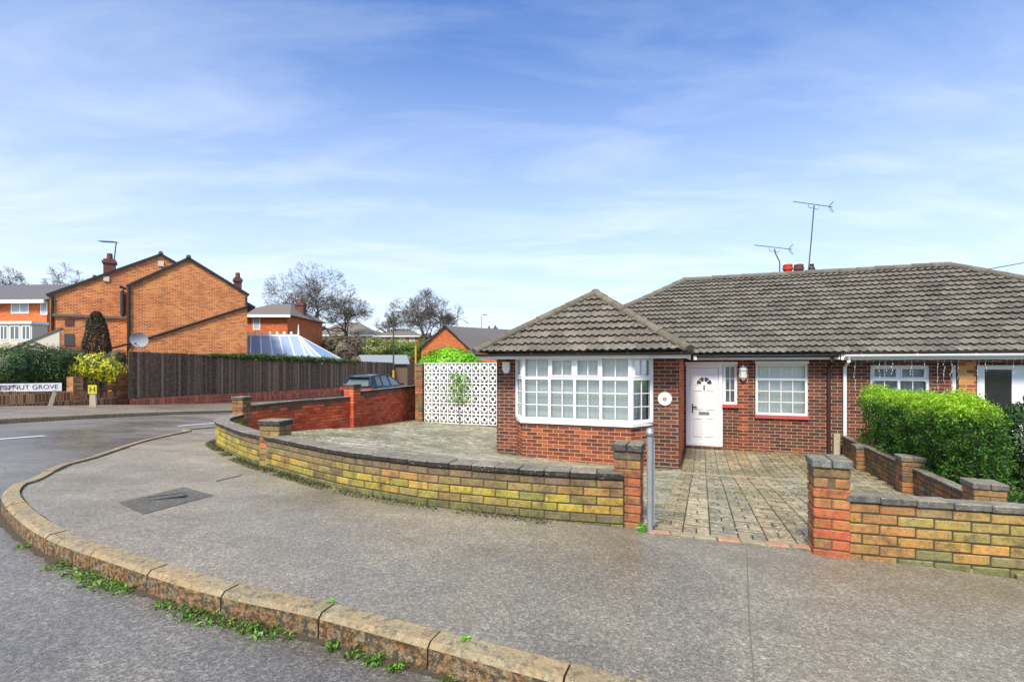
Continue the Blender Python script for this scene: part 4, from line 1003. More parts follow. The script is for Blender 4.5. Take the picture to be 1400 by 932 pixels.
c=L(4.75,9.8,-1.25); bush('garden_shrub','dark green shrub at the right edge beside the neighbouring glazed porch','shrub',(c.x,c.y,c.z),(.65,.6,.75),7000,.03,[(50,82,40),(34,60,30),(76,110,54)],71,lump=.3)
# bright laurel behind screen
c=P(616,486,17.5); bush('laurel_bush','bright green clipped laurel behind the white screen wall','bush',(c.x,c.y,-.2),(1.15,.7,.85),14000,.04,[(110,180,30),(140,200,40),(70,140,28),(160,214,60)],21,lump=.12,shell=.3)
hedge('hedge','dark green hedge seen through the holes of the white screen wall','hedge',-8.45,-4.4,14.6,15.7,-2.1,-.02,26000,.03,[(70,110,40),(60,96,40)],[(40,66,30),(30,52,26),(56,84,40)],12,round_=.2)
q=L(-7.15,13.95); t=thing('climbing_plant','small green climber growing through the white screen wall','climber',FR(q.x,q.y,-1.9,0))
r=np.random.default_rng(5); n=500; uu=-7.12+r.normal(0,.2,n)+.15*np.sin(np.linspace(0,6,n)); zz=r.uniform(-1.15,-.2,n); pts=np.array([list(L(a,14.0-.04*abs(b),c_)) for a,b,c_ in zip(uu,r.normal(size=n),zz)])
leaves('foliage',pts,np.tile(np.array(-DX),(n,1)),.028,pick(n,[(120,160,60),(90,140,50),(150,180,80)],r),M['leaf'],t)
m=MB(); m.tube([L(-7.1,13.98,-1.85),L(-7.15,13.98,-1.2),L(-7.05,13.98,-.7),L(-7.2,13.98,-.25)],[.014,.01,.008,.004],5); m.build('stems',M['bark'],t)
# ------------------------------------------------------------ weeds / moss / litter
def tuft(m_pts,m_n,c,rad,n,r,h=.05):
    for i in range(n):
        a=r.uniform(0,6.28); q=rad*r.random()**.6; m_pts.append((c.x+q*math.cos(a),c.y+q*math.sin(a),c.z+.003+h*r.random()**1.5)); m_n.append((0,0,1))
r=random.Random(3); pts=[];nn_=[]
def onkerb(px,py): 
    c=G(px,py); return c
def kerbfoot(px):   # nearest kerb point by pixel column, at road level
    best=min((p for p in KOUT if p.y>.8 and p.y<6.2),key=lambda p:abs((p.x/p.y*F+CX)-px)); return best
for px,rad,n in((46,.05,60),(62,.07,110),(80,.07,120),(100,.08,160),(118,.08,150),(134,.07,140),(150,.09,200),(166,.08,160),(178,.06,100),(240,.06,110),(252,.05,60),(272,.05,80),(290,.08,180),(308,.07,140),(330,.06,110),(345,.06,110),(362,.06,120),(380,.08,220),(395,.04,50),(455,.04,50),(475,.04,70),(495,.05,90),(515,.05,90),(535,.05,80),(552,.05,70),(565,.04,60),(625,.035,70)):
    p=kerbfoot(px); i=KOUT.index(p); nrm=(KOUT[i]-KIN[i]).normalized(); q=p+nrm*(.035+rad*.45); c=Vector((q.x,q.y,g(q.x,q.y)-.105)); tuft(pts,nn_,c,rad,int(n*.75),r,.022)
R_=np.random.default_rng(1); o=leaves('gutter_weeds',pts,nn_,.009,pick(len(pts),[(104,150,54),(76,122,42),(130,168,72),(64,92,42),(90,84,50)],R_),M['leaf'],seed=2,asp=1.3)
tag(o,'low green weeds growing in the gutter along the kerb','weeds',kind='stuff')
for px,lab in((451,'small green weed in the kerb joint nearer the left'),(636,'small green weed in the kerb joint nearest the camera')):
    pts=[];nn_=[]; c=G(px,829 if px<500 else 880); tuft(pts,nn_,c,.022,45,r,.03); o=leaves('kerb_weed',pts,nn_,.007,pick(len(pts),[(110,180,50),(90,150,40)],R_),M['leaf'],seed=3); tag(o,lab,'weed',)
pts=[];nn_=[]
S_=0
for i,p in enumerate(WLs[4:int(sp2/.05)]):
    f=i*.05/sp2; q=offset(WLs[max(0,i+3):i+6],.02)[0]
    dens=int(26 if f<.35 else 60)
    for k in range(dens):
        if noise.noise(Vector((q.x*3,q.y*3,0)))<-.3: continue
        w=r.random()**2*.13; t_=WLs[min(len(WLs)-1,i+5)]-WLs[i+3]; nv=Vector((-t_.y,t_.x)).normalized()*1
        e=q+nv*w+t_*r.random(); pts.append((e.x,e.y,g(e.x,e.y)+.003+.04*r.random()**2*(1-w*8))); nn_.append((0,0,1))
o=leaves('wall_foot_moss_shade',pts,nn_,.009,pick(len(pts),[(76,84,44),(58,64,36),(96,100,54),(110,126,60),(44,46,30),(70,62,44)],R_),M['leaf'],seed=4,asp=1.2); tag(o,'moss and small weeds along the foot of the curved wall, with painted contact shade','moss',kind='stuff')  # moss whose darker leaf colours also paint contact shade at the wall foot
pts=[];nn_=[]
for i in range(22000):
    u_=r.uniform(-5.5,2.8); d_=r.uniform(4.5,14); c=L(u_,d_)
    if inpoly(c,gpoly) and not(-4.3<u_<-.3 and d_>9.6): pts.append((c.x,c.y,g(c.x,c.y)+.016)); nn_.append((0,0,1))
o=leaves('leaf_litter',pts,nn_,.010,pick(len(pts),[(206,200,180),(170,160,120),(190,186,160),(130,110,70)],R_),M['conifer'],seed=6,jit=.15,asp=1.4); tag(o,'pale petals and leaf bits scattered on the block paving','leaf litter',kind='stuff')
c=G(879,725); pts=[];nn_=[]; c.x+=.005; tuft(pts,nn_,c,.05,120,r,.05); o=leaves('weed_tuft',pts,nn_,.011,pick(len(pts),[(110,180,50),(90,150,40)],R_),M['leaf'],seed=3); tag(o,'small green weed between the left gate pillar and the steel post','weed')
# ------------------------------------------------------------ far side of the side road
fn=Vector((-fdir.y,fdir.x))    # left normal = away from road
def fl(px,off=0.):  # point on low wall line at pixel column
    k=(px-CX)/F; a=fw[0]+fn*off; s=(a.x-k*a.y)/(k*fdir.y-fdir.x); p=a+fdir*s; return p
angF=math.atan2(fdir.y,fdir.x)
lowf=lambda:FR(fw[0].x,fw[0].y,0,angF)
def sofpx(px,off=0): return (fl(px,off)-fw[0]).dot(fdir)
LT=thing('low_wall','weathered low brick front wall behind the street name sign','wall',FR(fl(60).x,fl(60).y,g(*fl(60)),angF))
s0,s1=sofpx(-60),sofpx(174); gz=lambda s:g(*(fw[0]+fdir*s))
m=MB(); n=14
for i in range(n):
    a=s0+(s1-s0)*i/n;b=s0+(s1-s0)*(i+1)/n; z=gz((a+b)/2); zt=-(535-HY)/F*(fw[0]+fdir*((a+b)/2)).y
    vs=[(a,0,z-.3),(b,0,z-.3),(b,0,zt),(a,0,zt),(a,.22,z-.3),(b,.22,z-.3),(b,.22,zt),(a,.22,zt)]
    m.add(vs,[(0,1,2,3),(4,7,6,5),(3,2,6,7),(0,4,5,1)]+([(0,3,7,4)] if i==0 else [])+([(1,5,6,2)] if i==n-1 else []))
m.build('brick_course',M['bcol'],LT,lowf())
for a_,b_,yt in((99,113,515),(160,175,503)):
    a=sofpx(a_);b=sofpx(b_); y=(fw[0]+fdir*a).y; m=MB(); m.box(a,b,-.03,.25,gz(a)-.2,-(yt-HY)/F*y); m.build('pier',M['blow'],LT,lowf())
a=sofpx(138);b=sofpx(160)-.005; y=(fw[0]+fdir*a).y; m=MB(); zb=-(534-HY)/F*y
m.prism([(a,zb),(b,zb),(b,-(504-HY)/F*y),(a+(b-a)*.55,-(512-HY)/F*y)],.03,.2,'y'); m.build('swept_panel',M['blow'],LT,lowf())
m=MB(); a=sofpx(145);b=sofpx(178); m.box(a,b,0.0,.24,-(503.5-HY)/F*y+.005,-(501-HY)/F*y+.04); m.build('coping',M['concrete'],LT,lowf())
# fence
fdd=(FB-FA).normalized(); FL=(FB-FA).length; ff=FR(FA.x,FA.y,0,math.atan2(fdd.y,fdd.x))
fe=thing('board_fence','long dark weathered vertical board fence along the side road','fence',FR(FA.x,FA.y,g(*FA),math.atan2(fdd.y,fdd.x)))
ztopF=lambda s:.553+(.2-.553)*s/FL; zbF=lambda s:-1.23+(-1.58+1.23)*s/FL
m=MB(); s=0.
while s<FL:
    w=.115; bcol=rnd.choice([(98,76,58),(112,90,70),(84,64,52),(136,114,92),(102,82,64)]); bcol=(lambda v:tuple(x*v for x in lin(*bcol)[:3]))(rnd.uniform(.75,1.25)); zt=ztopF(s)+rnd.uniform(-.012,.012)+(.05 if int(s/1.9)%3==0 else 0)*0
    m.box(s+.004,s+w-.004,rnd.uniform(-.004,.004),.022,zbF(s)-.02,zt,bcol); s+=w
m.build('boards',M['fence'],fe,ff)
s=1.9
while s<FL: MB().box(s-.05,s+.05,.023,.12,zbF(s)-.2,ztopF(s)-.02,lin(70,62,58)[:3]).build('post',M['fence'],fe,ff); s+=1.9
m=MB(); n=24
for i in range(n):
    a=FL*i/n;b=FL*(i+1)/n-.0; zz=min(g(*(FA+fdd*a)),g(*(FA+fdd*b)))
    m.add([(a,-.06,zz-.5),(b,-.06,zz-.5),(b,-.06,zbF(b)-.02),(a,-.06,zbF(a)-.02),(a,.14,zz-.5),(b,.14,zz-.5),(b,.14,zbF(b)-.02),(a,.14,zbF(a)-.02)],[(0,1,2,3),(4,7,6,5),(3,2,6,7)])
m.build('plinth_wall',M['bred'],fe,ff)
# ivy along fence top
r_=np.random.default_rng(9); n=16000; s=r_.uniform(3.5,17,n); th=.16*np.clip(np.sin((s-3.5)/13.5*math.pi)*1.5,0,1)+.02
z=np.array([ztopF(x) for x in s])-.02+r_.normal(0,1,n)*th*.45+np.array([noise.noise(Vector((x*1.3,0,0)))*.1 for x in s]); yy=r_.normal(.03,.09,n)
Wd=np.stack([FA.x+fdd.x*s-fdd.y*yy,FA.y+fdd.y*s+fdd.x*yy,z],1); dn=np.tile(np.array([.3,-.6,.7]),(n,1)); t=thing('ivy','dark green ivy trailing over the top of the board fence','ivy',FR(*(FA+fdd*8),.4,0))
leaves('foliage',Wd,dn,.035,pick(n,[(62,88,40),(48,70,36),(90,116,56),(76,92,50)],r_),M['leaf'],t,seed=9)
# street name plate
def text_mesh(s,size,M_,mat,name,parent,ext=.002,width=None):
    cu_=bpy.data.curves.new(name,'FONT'); cu_.body=s; cu_.size=size; cu_.align_x='CENTER'; cu_.align_y='CENTER'; cu_.extrude=ext
    to=bpy.data.objects.new(name+'_t',cu_); COL.objects.link(to); dg=bpy.context.evaluated_depsgraph_get(); dg.update(); me=bpy.data.meshes.new_from_object(to.evaluated_get(dg)); bpy.data.objects.remove(to)
    if width:
        xs=[v.co.x for v in me.vertices]; k=width/(max(xs)-min(xs)); me.transform(Matrix.Diagonal((k,1,1,1)))
    me.transform(Matrix.Rotation(math.pi/2,4,'X')); me.materials.clear(); me.materials.append(mat)
    me.transform(WM[parent].inverted()@M_); o=bpy.data.objects.new(name,me); COL.objects.link(o); o.parent=parent; WM[o]=WM[parent]; return o
Ysg=15.5; a=P(-24,530,Ysg); b=P(84.5,529,Ysg+1.0)
# keep plate plane along a->b
mid=(a+b)/2; angS=math.atan2(b.y-a.y,b.x-a.x); LS=(Vector((b.x-a.x,b.y-a.y))).length
sf=FR(mid.x,mid.y,mid.z,angS); st=thing('street_name_sign','white street name plate reading CHESTNUT GROVE with blue graffiti, on leaning concrete posts','street sign',FR(mid.x,mid.y,g(mid.x,mid.y),angS))
hh=.135; m=MB(); m.box(-LS/2,LS/2,-.012,.012,-hh,hh); m.build('plate',M['signwhite'],st,sf)
m=MB(); m.box(-LS/2-.01,LS/2+.01,-.016,.02,-hh-.022,-hh).box(-LS/2-.01,LS/2+.01,-.016,.02,hh,hh+.012).box(LS/2,LS/2+.012,-.016,.02,-hh,hh).box(-LS/2-.012,-LS/2,-.016,.02,-hh,hh); m.build('plate_border',M['ink'],st,sf)
text_mesh('CHESTNUT GROVE',.2,sf@Matrix.Translation((0,-.015,0)),M['ink'],'lettering',st,width=LS*.9)
m=MB(); rr=random.Random(5)
for k in range(5):
    x=-.75+k*.14; pts=[(x+rr.uniform(-.08,.09),-.02-.001*k,rr.uniform(-.09,.1)) for _ in range(4)]; m.tube(pts,.007,4)
m.build('graffiti',M['blueink'],st,sf)
for sgn in(-1,1):
    x=sgn*(LS/2-.17); top=sf@Vector((x,.03,-.1)); foot=Vector((top.x-.17*math.cos(angS)*1.0,top.y-.1*math.sin(angS),g(top.x,top.y)-.1)); 
    m=MB(); m.tube([foot,top],[.075,.07],4); m.build('post',M['concrete'],st)
# hydrant marker
c=P(127.5,556,1); k=(127.5-CX)/F; Yh=16.9; c=Vector((k*Yh,Yh,g(k*Yh,Yh))); z1=-(526-HY)/F*Yh; z0=-(538-HY)/F*Yh
hf=FR(c.x,c.y,0,R(20)); ht=thing('hydrant_marker','small yellow H hydrant plate on a short concrete post','hydrant sign',FR(c.x,c.y,c.z,R(20)))
m=MB(); m.prism([(-.1,c.z-.1),(.1,c.z-.1),(.08,z0+.05),(-.08,z0+.05)],-.05,.05,'y'); m.build('post',M['concrete'],ht,hf,bevel=.01)
m=MB(); m.box(-.12,.12,-.07,-.055,z0,z1); m.build('plate',M['yellow'],ht,hf)
m=MB(); zc=(z0+z1)/2; m.box(-.075,-.052,-.076,-.071,zc-.09,zc+.09).box(.052,.075,-.076,-.071,zc-.09,zc+.09).box(-.052,.052,-.076,-.071,zc-.012,zc+.012); m.build('letter_h',M['ink'],ht,hf)
# satellite dish on a pole
c=P(191,464,21.0); t=thing('satellite_dish','round grey satellite dish on a pole above the end of the fence','satellite dish',FR(c.x,c.y,g(c.x,c.y),0))
m=MB(); nr,na=6,24; vs=[];fs=[]; rd=.34
for i in range(nr+1):
    q=i/nr
    for k_ in range(na): w=2*math.pi*k_/na; vs.append((rd*q*math.cos(w),-.07*q*q*1.0,rd*.92*q*math.sin(w)))
for i in range(nr):
    for k_ in range(na): fs.append((i*na+k_,i*na+(k_+1)%na,(i+1)*na+(k_+1)%na,(i+1)*na+k_))
m.add(vs,fs); m.build('reflector',M['grey'],t,FR(c.x,c.y,c.z,R(18))@Matrix.Rotation(R(15),4,'X'),smooth=True)
m=MB(); m.tube([(c.x,c.y+.08,g(c.x,c.y)),(c.x,c.y+.08,c.z-.1),(c.x,c.y+.03,c.z-.02)],.025,8); m.build('pole',M['galv'],t)
m=MB(); m.tube([(c.x,c.y,c.z-.3),(c.x+.1,c.y-.4,c.z-.2)],.012,6).tube([(c.x+.1,c.y-.4,c.z-.2),(c.x+.09,c.y-.33,c.z-.17)],.03,8); m.build('feed_arm',M['black'],t)
# plants on the left
for i,(px,py,Y,rx,rz_,nm,lab) in enumerate([(12,505,17.3,1.0,.95,'a','dark green conifer shrub at the left edge of the picture, behind the name plate'),(52,506,18.0,1.0,.92,'b','dark green conifer shrub in the middle of the three by the name plate'),(90,507,19.0,.8,.85,'c','dark green conifer shrub nearest the yellow shrub')]):
    c=P(px,py,Y); bush('conifer_shrub',lab,'shrub',(c.x,c.y,c.z),(rx,.8,rz_),12000,.028,[(44,72,38),(34,58,32),(66,94,52),(88,112,64)],31+i,group='dark conifer shrubs behind the low wall',mat='conifer',lump=.3)
c=P(124,503,18.0); bush('golden_shrub','yellow variegated shrub above the low wall','shrub',(c.x,c.y+.3,c.z),(.74,.5,.44),3400,.036,[(226,214,60),(236,226,96),(196,196,60),(110,130,40),(60,80,30)],41,lump=.55,fs=2.6)
c=P(161,492,20.5); bush('round_bush','small dull brown rounded bush beside the fence end','bush',(c.x,c.y,c.z),(.38,.4,.42),3000,.025,[(84,84,56),(66,64,46),(100,96,66)],42,mat='conifer')
c=P(132,462,21.5); t=thing('columnar_conifer','tall dark brown columnar conifer in front of the orange brick house','tree',FR(c.x,c.y,g(c.x,c.y),0))
r_=np.random.default_rng(4); n=15000; h=r_.random(n); zb=g(c.x,c.y)+.2; zt=P(0,426,21.5).z; rad=.52*np.sqrt(np.clip(1-((h-.35)/.66)**2,0.02,1))*np.where(h<.35,.75+.25*h/.35,1); w=r_.uniform(0,6.283,n); rad=rad*(1-.25*r_.random(n)**2)*np.array([1+.12*noise.noise(Vector((math.cos(a)*1.5,math.sin(a)*1.5,b*6))) for a,b in zip(w,h)])
pp_=np.stack([c.x+rad*np.cos(w),c.y+rad*np.sin(w),zb+h*(zt-zb)],1); dn=np.stack([np.cos(w),np.sin(w),np.full(n,.3)],1)
leaves('foliage',pp_,dn,.03,pick(n,[(78,66,52),(62,54,44),(92,80,62),(58,60,40)],r_),M['conifer'],t,seed=8)
m=MB(); m.tube([(c.x,c.y,g(c.x,c.y)-.1),(c.x,c.y,zt-.3)],[.1,.03],8); m.build('trunk',M['bark'],t)
# ------------------------------------------------------------ houses
def fwin(m_fr,m_gl,x0,x1,y,z0,z1,nu=2,ft=.07,tr=None):
    m_fr.box(x0,x0+ft,y-.03,y,z0,z1).box(x1-ft,x1,y-.03,y,z0,z1).box(x0+ft,x1-ft,y-.03,y,z0,z0+ft).box(x0+ft,x1-ft,y-.03,y,z1-ft,z1)
    for i in range(1,nu): xx=x0+(x1-x0)*i/nu; m_fr.box(xx-ft*.5,xx+ft*.5,y-.03,y,z0+ft,z1-ft)
    m_gl.box(x0+ft,x1-ft,y-.015,y-.002,z0+ft,z1-ft)
def addwin(parent,M_,x0,x1,y,z0,z1,nu=2,glass='darkglass',curtain=True):
    a=MB();b=MB(); fwin(a,b,x0,x1,y-.002,z0,z1,nu); o=a.build('window',M['white'],parent,M_); b.build('pane',M['net' if curtain else glass],o,M_); return o
def roofslab(m,p0,p1,p2,p3,th=.12):
    n=(Vector(p1)-Vector(p0)).cross(Vector(p3)-Vector(p0)).normalized()
    if n.z<0:n=-n
    vs=[Vector(p) for p in(p0,p1,p2,p3)]; lo=[v-n*th for v in vs]; m.add(vs+lo,[(0,1,2,3),(7,6,5,4),(0,4,5,1),(1,5,6,2),(2,6,7,3),(3,7,4,0)])
# orange corner house
D1=Vector((.82,.57)).normalized(); an1=math.atan2(D1.y,D1.x); PL=Vector((-19.65,25.5)); hf1=FR(PL.x,PL.y,0,an1)   # local x along gable, y back
OH=thing('brick_house','two-storey orange brick house with two stepped gables facing the road','house',FR(PL.x,PL.y,g(*PL),an1))
def lx(px,y):   # local x on plane local y at pixel px
    k=(px-CX)/F; o_=PL+Vector((-D1.y,D1.x))*y; return (k*o_.y-o_.x)/(D1.x-k*D1.y)
def lz(px,py,y):
    x=lx(px,y); o_=PL+Vector((-D1.y,D1.x))*y+D1*x; return (HY-py)/F*o_.y
zb=-2.2
x0,x1,xm=lx(176,0),lx(338,0),lx(258,0); ze0=lz(176,390,0); ze1=lz(338,402,0); ze=(ze0+ze1)/2; za=lz(258,353,0)
m=MB(); m.prism([(x0,zb),(x1,zb),(x1,ze),(xm,za-.05),(x0,ze)],0,8,'y'); m.build('front_gable_wall',M['borange'],OH,hf1)
X0,X1,XM=lx(68,2),lx(68,2)+9.25,lx(220,2); ZE=lz(68,402,2); ZA=lz(220,348,2)
m=MB(); m.prism([(X0,zb),(X1-1.2,zb),(X1-1.2,ZE+.5),(XM,ZA-.05),(X0,ZE)],2,9.5,'y'); m.build('rear_gable_wall',M['borange'],OH,hf1)
def gableroof(par,M_,x0,x1,xm,ze,za,y0,y1,ov=.25,side=.3,mat='slate',name='roof'):
    m=MB(); sl=(za-ze)/(xm-x0)
    roofslab(m,(x0-side,y0-ov,ze-side*sl+.06),(xm,y0-ov,za+.06),(xm,y1+ov,za+.06),(x0-side,y1+ov,ze-side*sl+.06),.1)
    sr=(za-ze)/(x1-xm); roofslab(m,(xm,y0-ov,za+.06),(x1+side,y0-ov,ze-side*sr+.06),(x1+side,y1+ov,ze-side*sr+.06),(xm,y1+ov,za+.06),.1)
    o=m.build(name,M[mat],par,M_); m=MB()
    m.tube([(xm,y0-ov,za+.07),(xm,y1+ov,za+.07)],.12,8); m.build('ridge_tiles',M['slate'],o,M_)
    m=MB(); roofslab(m,(x0-side,y0-ov-.03,ze-side*sl+.07),(xm,y0-ov-.03,za+.07),(xm,y0-ov,za+.07),(x0-side,y0-ov,ze-side*sl+.07),.13); roofslab(m,(xm,y0-ov-.03,za+.07),(x1+side,y0-ov-.03,ze-side*sr+.07),(x1+side,y0-ov,ze-side*sr+.07),(xm,y0-ov,za+.07),.13); m.build('verge_board',M['black'],o,M_); return o
gableroof(OH,hf1,x0,x1,xm,ze,za,0,8,.06,.12); gableroof(OH,hf1,X0,X0+2*(XM-X0),XM,ZE,ZA,2,9.5,.06,.15)
m=MB(); m.tube([(x0+.0,-.06,ze-.1),(x0+.0,-.06,lz(176,475,0))],.06,8).tube([(lx(164,0),-.05,lz(164,392,0)),(x0-.1,-.06,ze-.2)],.07,8).tube([(x0-.3,1,ze-.15),(x0-.3,1,ze-1.4),(x0-.1,1.7,ze-2.4)],.06,8); m.build('downpipe',M['black'],OH,hf1)
m=MB(); m.tube([(lx(338,0),-.06,lz(338,419,0)),(lx(180,0),-.06,lz(180,469,0)),(lx(152,-.2),-.2,lz(152,476,-.2))],.055,8).tube([(x1-.05,-.06,ze-.15),(x1-.05,-.06,lz(337,419,0))],.055,8); m.build('sloping_pipe',M['black'],OH,hf1)
m=MB(); m.tube([(X0+.1,1.94,ZE-.1),(X0+.1,1.94,zb+.5)],.06,8); m.build('downpipe',M['black'],OH,hf1)
# flat roofed side extension
e0,e1=lx(76,.9),lx(175,.9); zt=lz(120,434,.9)
m=MB(); m.box(e0,e1-.05,.9,1.995,zb,zt); ex=m.build('side_extension',M['borange'],OH,hf1)
m=MB(); m.box(e0-.1,e1-.05,.8,1.995,zt+.002,zt+.12); m.build('flat_roof',M['slate2'],ex,hf1)
m=MB(); m.box(lx(88,.9),lx(101,.9),.86,.898,lz(95,472,.9),lz(95,456,.9)); m.build('window',M['darkglass'],ex,hf1)
m=MB(); m.box(lx(89,.9),lx(101,.9),.87,.898,lz(95,445,.9),lz(95,436,.9)); m.build('vent',M['darkpot'],ex,hf1)
m=MB(); a=lx(162,1.9); m.box(lx(164,1.9),lx(172,1.9),1.93,1.995,lz(168,430,1.9),lz(168,398,1.9)); m.build('window',M['darkglass'],OH,hf1)
for (px,py,py2,y) in((158,378,385,2),(220,357,364,2)):
    m=MB(); m.box(lx(px-13 if px>200 else px-17,y) if 0 else lx(px-4,y),lx(px+4,y),y-.06,y-.002,lz(px,py2,y),lz(px,py,y)) if px>200 else m.box(lx(141.5,y),lx(149.5,y),y-.06,y-.002,lz(145,384.5,y),lz(145,378,y)); m.build('alarm_box',M['cream'],OH,hf1)
def chim(par,M_,x,y,w,z0,z1,mat='darkpot',pot=True):
    m=MB(); m.box(x-w,x+w,y-w,y+w,z0,z1); m.box(x-w-.06,x+w+.06,y-w-.06,y+w+.06,z1-.25,z1-.1); o=m.build('chimney',M[mat],par,M_)
    if pot: m=MB(); m.tube([(x,y,z1),(x,y,z1+.35)],[.16,.13],10); m.build('chimney_pot',M['darkpot'],o,M_)
    return o
yy=5.; chim(OH,hf1,lx(150,yy),yy,.27,4.5,lz(150,355,yy)); yy=6.; chim(OH,hf1,lx(325,yy),yy,.22,3.5,lz(325,380,yy))
# aerial on that chimney
p0=hf1@Vector((lx(156,5.),5,lz(156,357,5))); p1=hf1@Vector((lx(159,5.),5,lz(159,331,5.))); p2=hf1@Vector((lx(136,5.),5,lz(136,330,5.)))
t=thing('tv_aerial','television aerial pointing left above the orange house chimney','aerial',FR(*p0,0)); m=MB(); m.tube([p0,p1],.03,6); m.build('mast',M['darkmetal'],t)
m=MB(); m.tube([p1+Vector((.05,0,0)),p2],.025,5)
for i in range(9):
    c=p1+(p2-p1)*(i+.5)/9; m.tube([c-Vector((0,.25,0)),c+Vector((0,.25,0))],.01,4)
m.build('boom',M['darkmetal'],t)
# left house (far)
PL2=Vector((-43,40)); hf2=FR(PL2.x,PL2.y,0,R(-4)); LH=thing('brick_house','far orange brick house with grey roof and white windows at the left edge','house',FR(PL2.x,PL2.y,g(*PL2),R(-4)))
k=40/F
zE=90*k; zR=122*k
m=MB(); m.box(-6,6.0,0,8,-2,zE); m.build('wall',M['borange2'],LH,hf2)
m=MB(); roofslab(m,(-6.4,-.5,zE-.1),(6.4,-.5,zE-.1),(6.4,4,zR),(-6.4,4,zR)); roofslab(m,(-6.4,8.5,zE-.1),(6.4,8.5,zE-.1),(6.4,4,zR),(-6.4,4,zR)); m.build('roof',M['slate'],LH,hf2)
m=MB(); m.box(-6.3,6.3,-.55,-.35,zE-.35,zE-.08); m.build('fascia',M['white'],LH,hf2)
x2=lambda px:(px-CX)*k-PL2.x
addwin(LH,hf2,x2(19),x2(45),0,(500-429)*k,(500-412)*k,2); addwin(LH,hf2,x2(62),x2(72),0,(500-431)*k,(500-413)*k,1)
m=MB(); m.box(x2(2),x2(72),-1.2,-.002,-2,(500-445)*k); xo=m.build('front_extension',M['cream'],LH,hf2)
m=MB(); m.box(x2(0),x2(74),-1.35,-.003,(500-445)*k+.002,(500-443)*k+.08); m.build('flat_roof',M['white'],xo,hf2)
for a,b in((12,24),(27,38),(41,55),(58,70)):
    q=MB();w=MB(); fwin(q,w,x2(a),x2(b),-1.205,(500-466)*k,(500-447)*k,2); o=q.build('window',M['white'],xo,hf2)
    w.build('pane',M['carglass'],o,hf2)
chim(LH,hf2,x2(118) if 0 else 5.2,5,.35,zR-1,zR+.6)
# white raked wall and red car behind shrubs
c=P(60,475,24); wf=FR(c.x,c.y,0,R(20)); m=MB(); m.prism([(-1.3,-2),(.6,-2),(.6,1.75),(-1.3,.75)],0,.15,'y'); t=thing('side_wall','white raked side wall with dark coping left of the orange house','wall',FR(c.x,c.y,g(c.x,c.y),R(20))); m.build('panel',M['cream'],t,wf)
m=MB(); roofslab(m,(-1.4,-.05,.78),(.65,-.05,1.86),(.65,.2,1.86),(-1.4,.2,.78),.08); m.build('coping',M['slate'],t,wf)
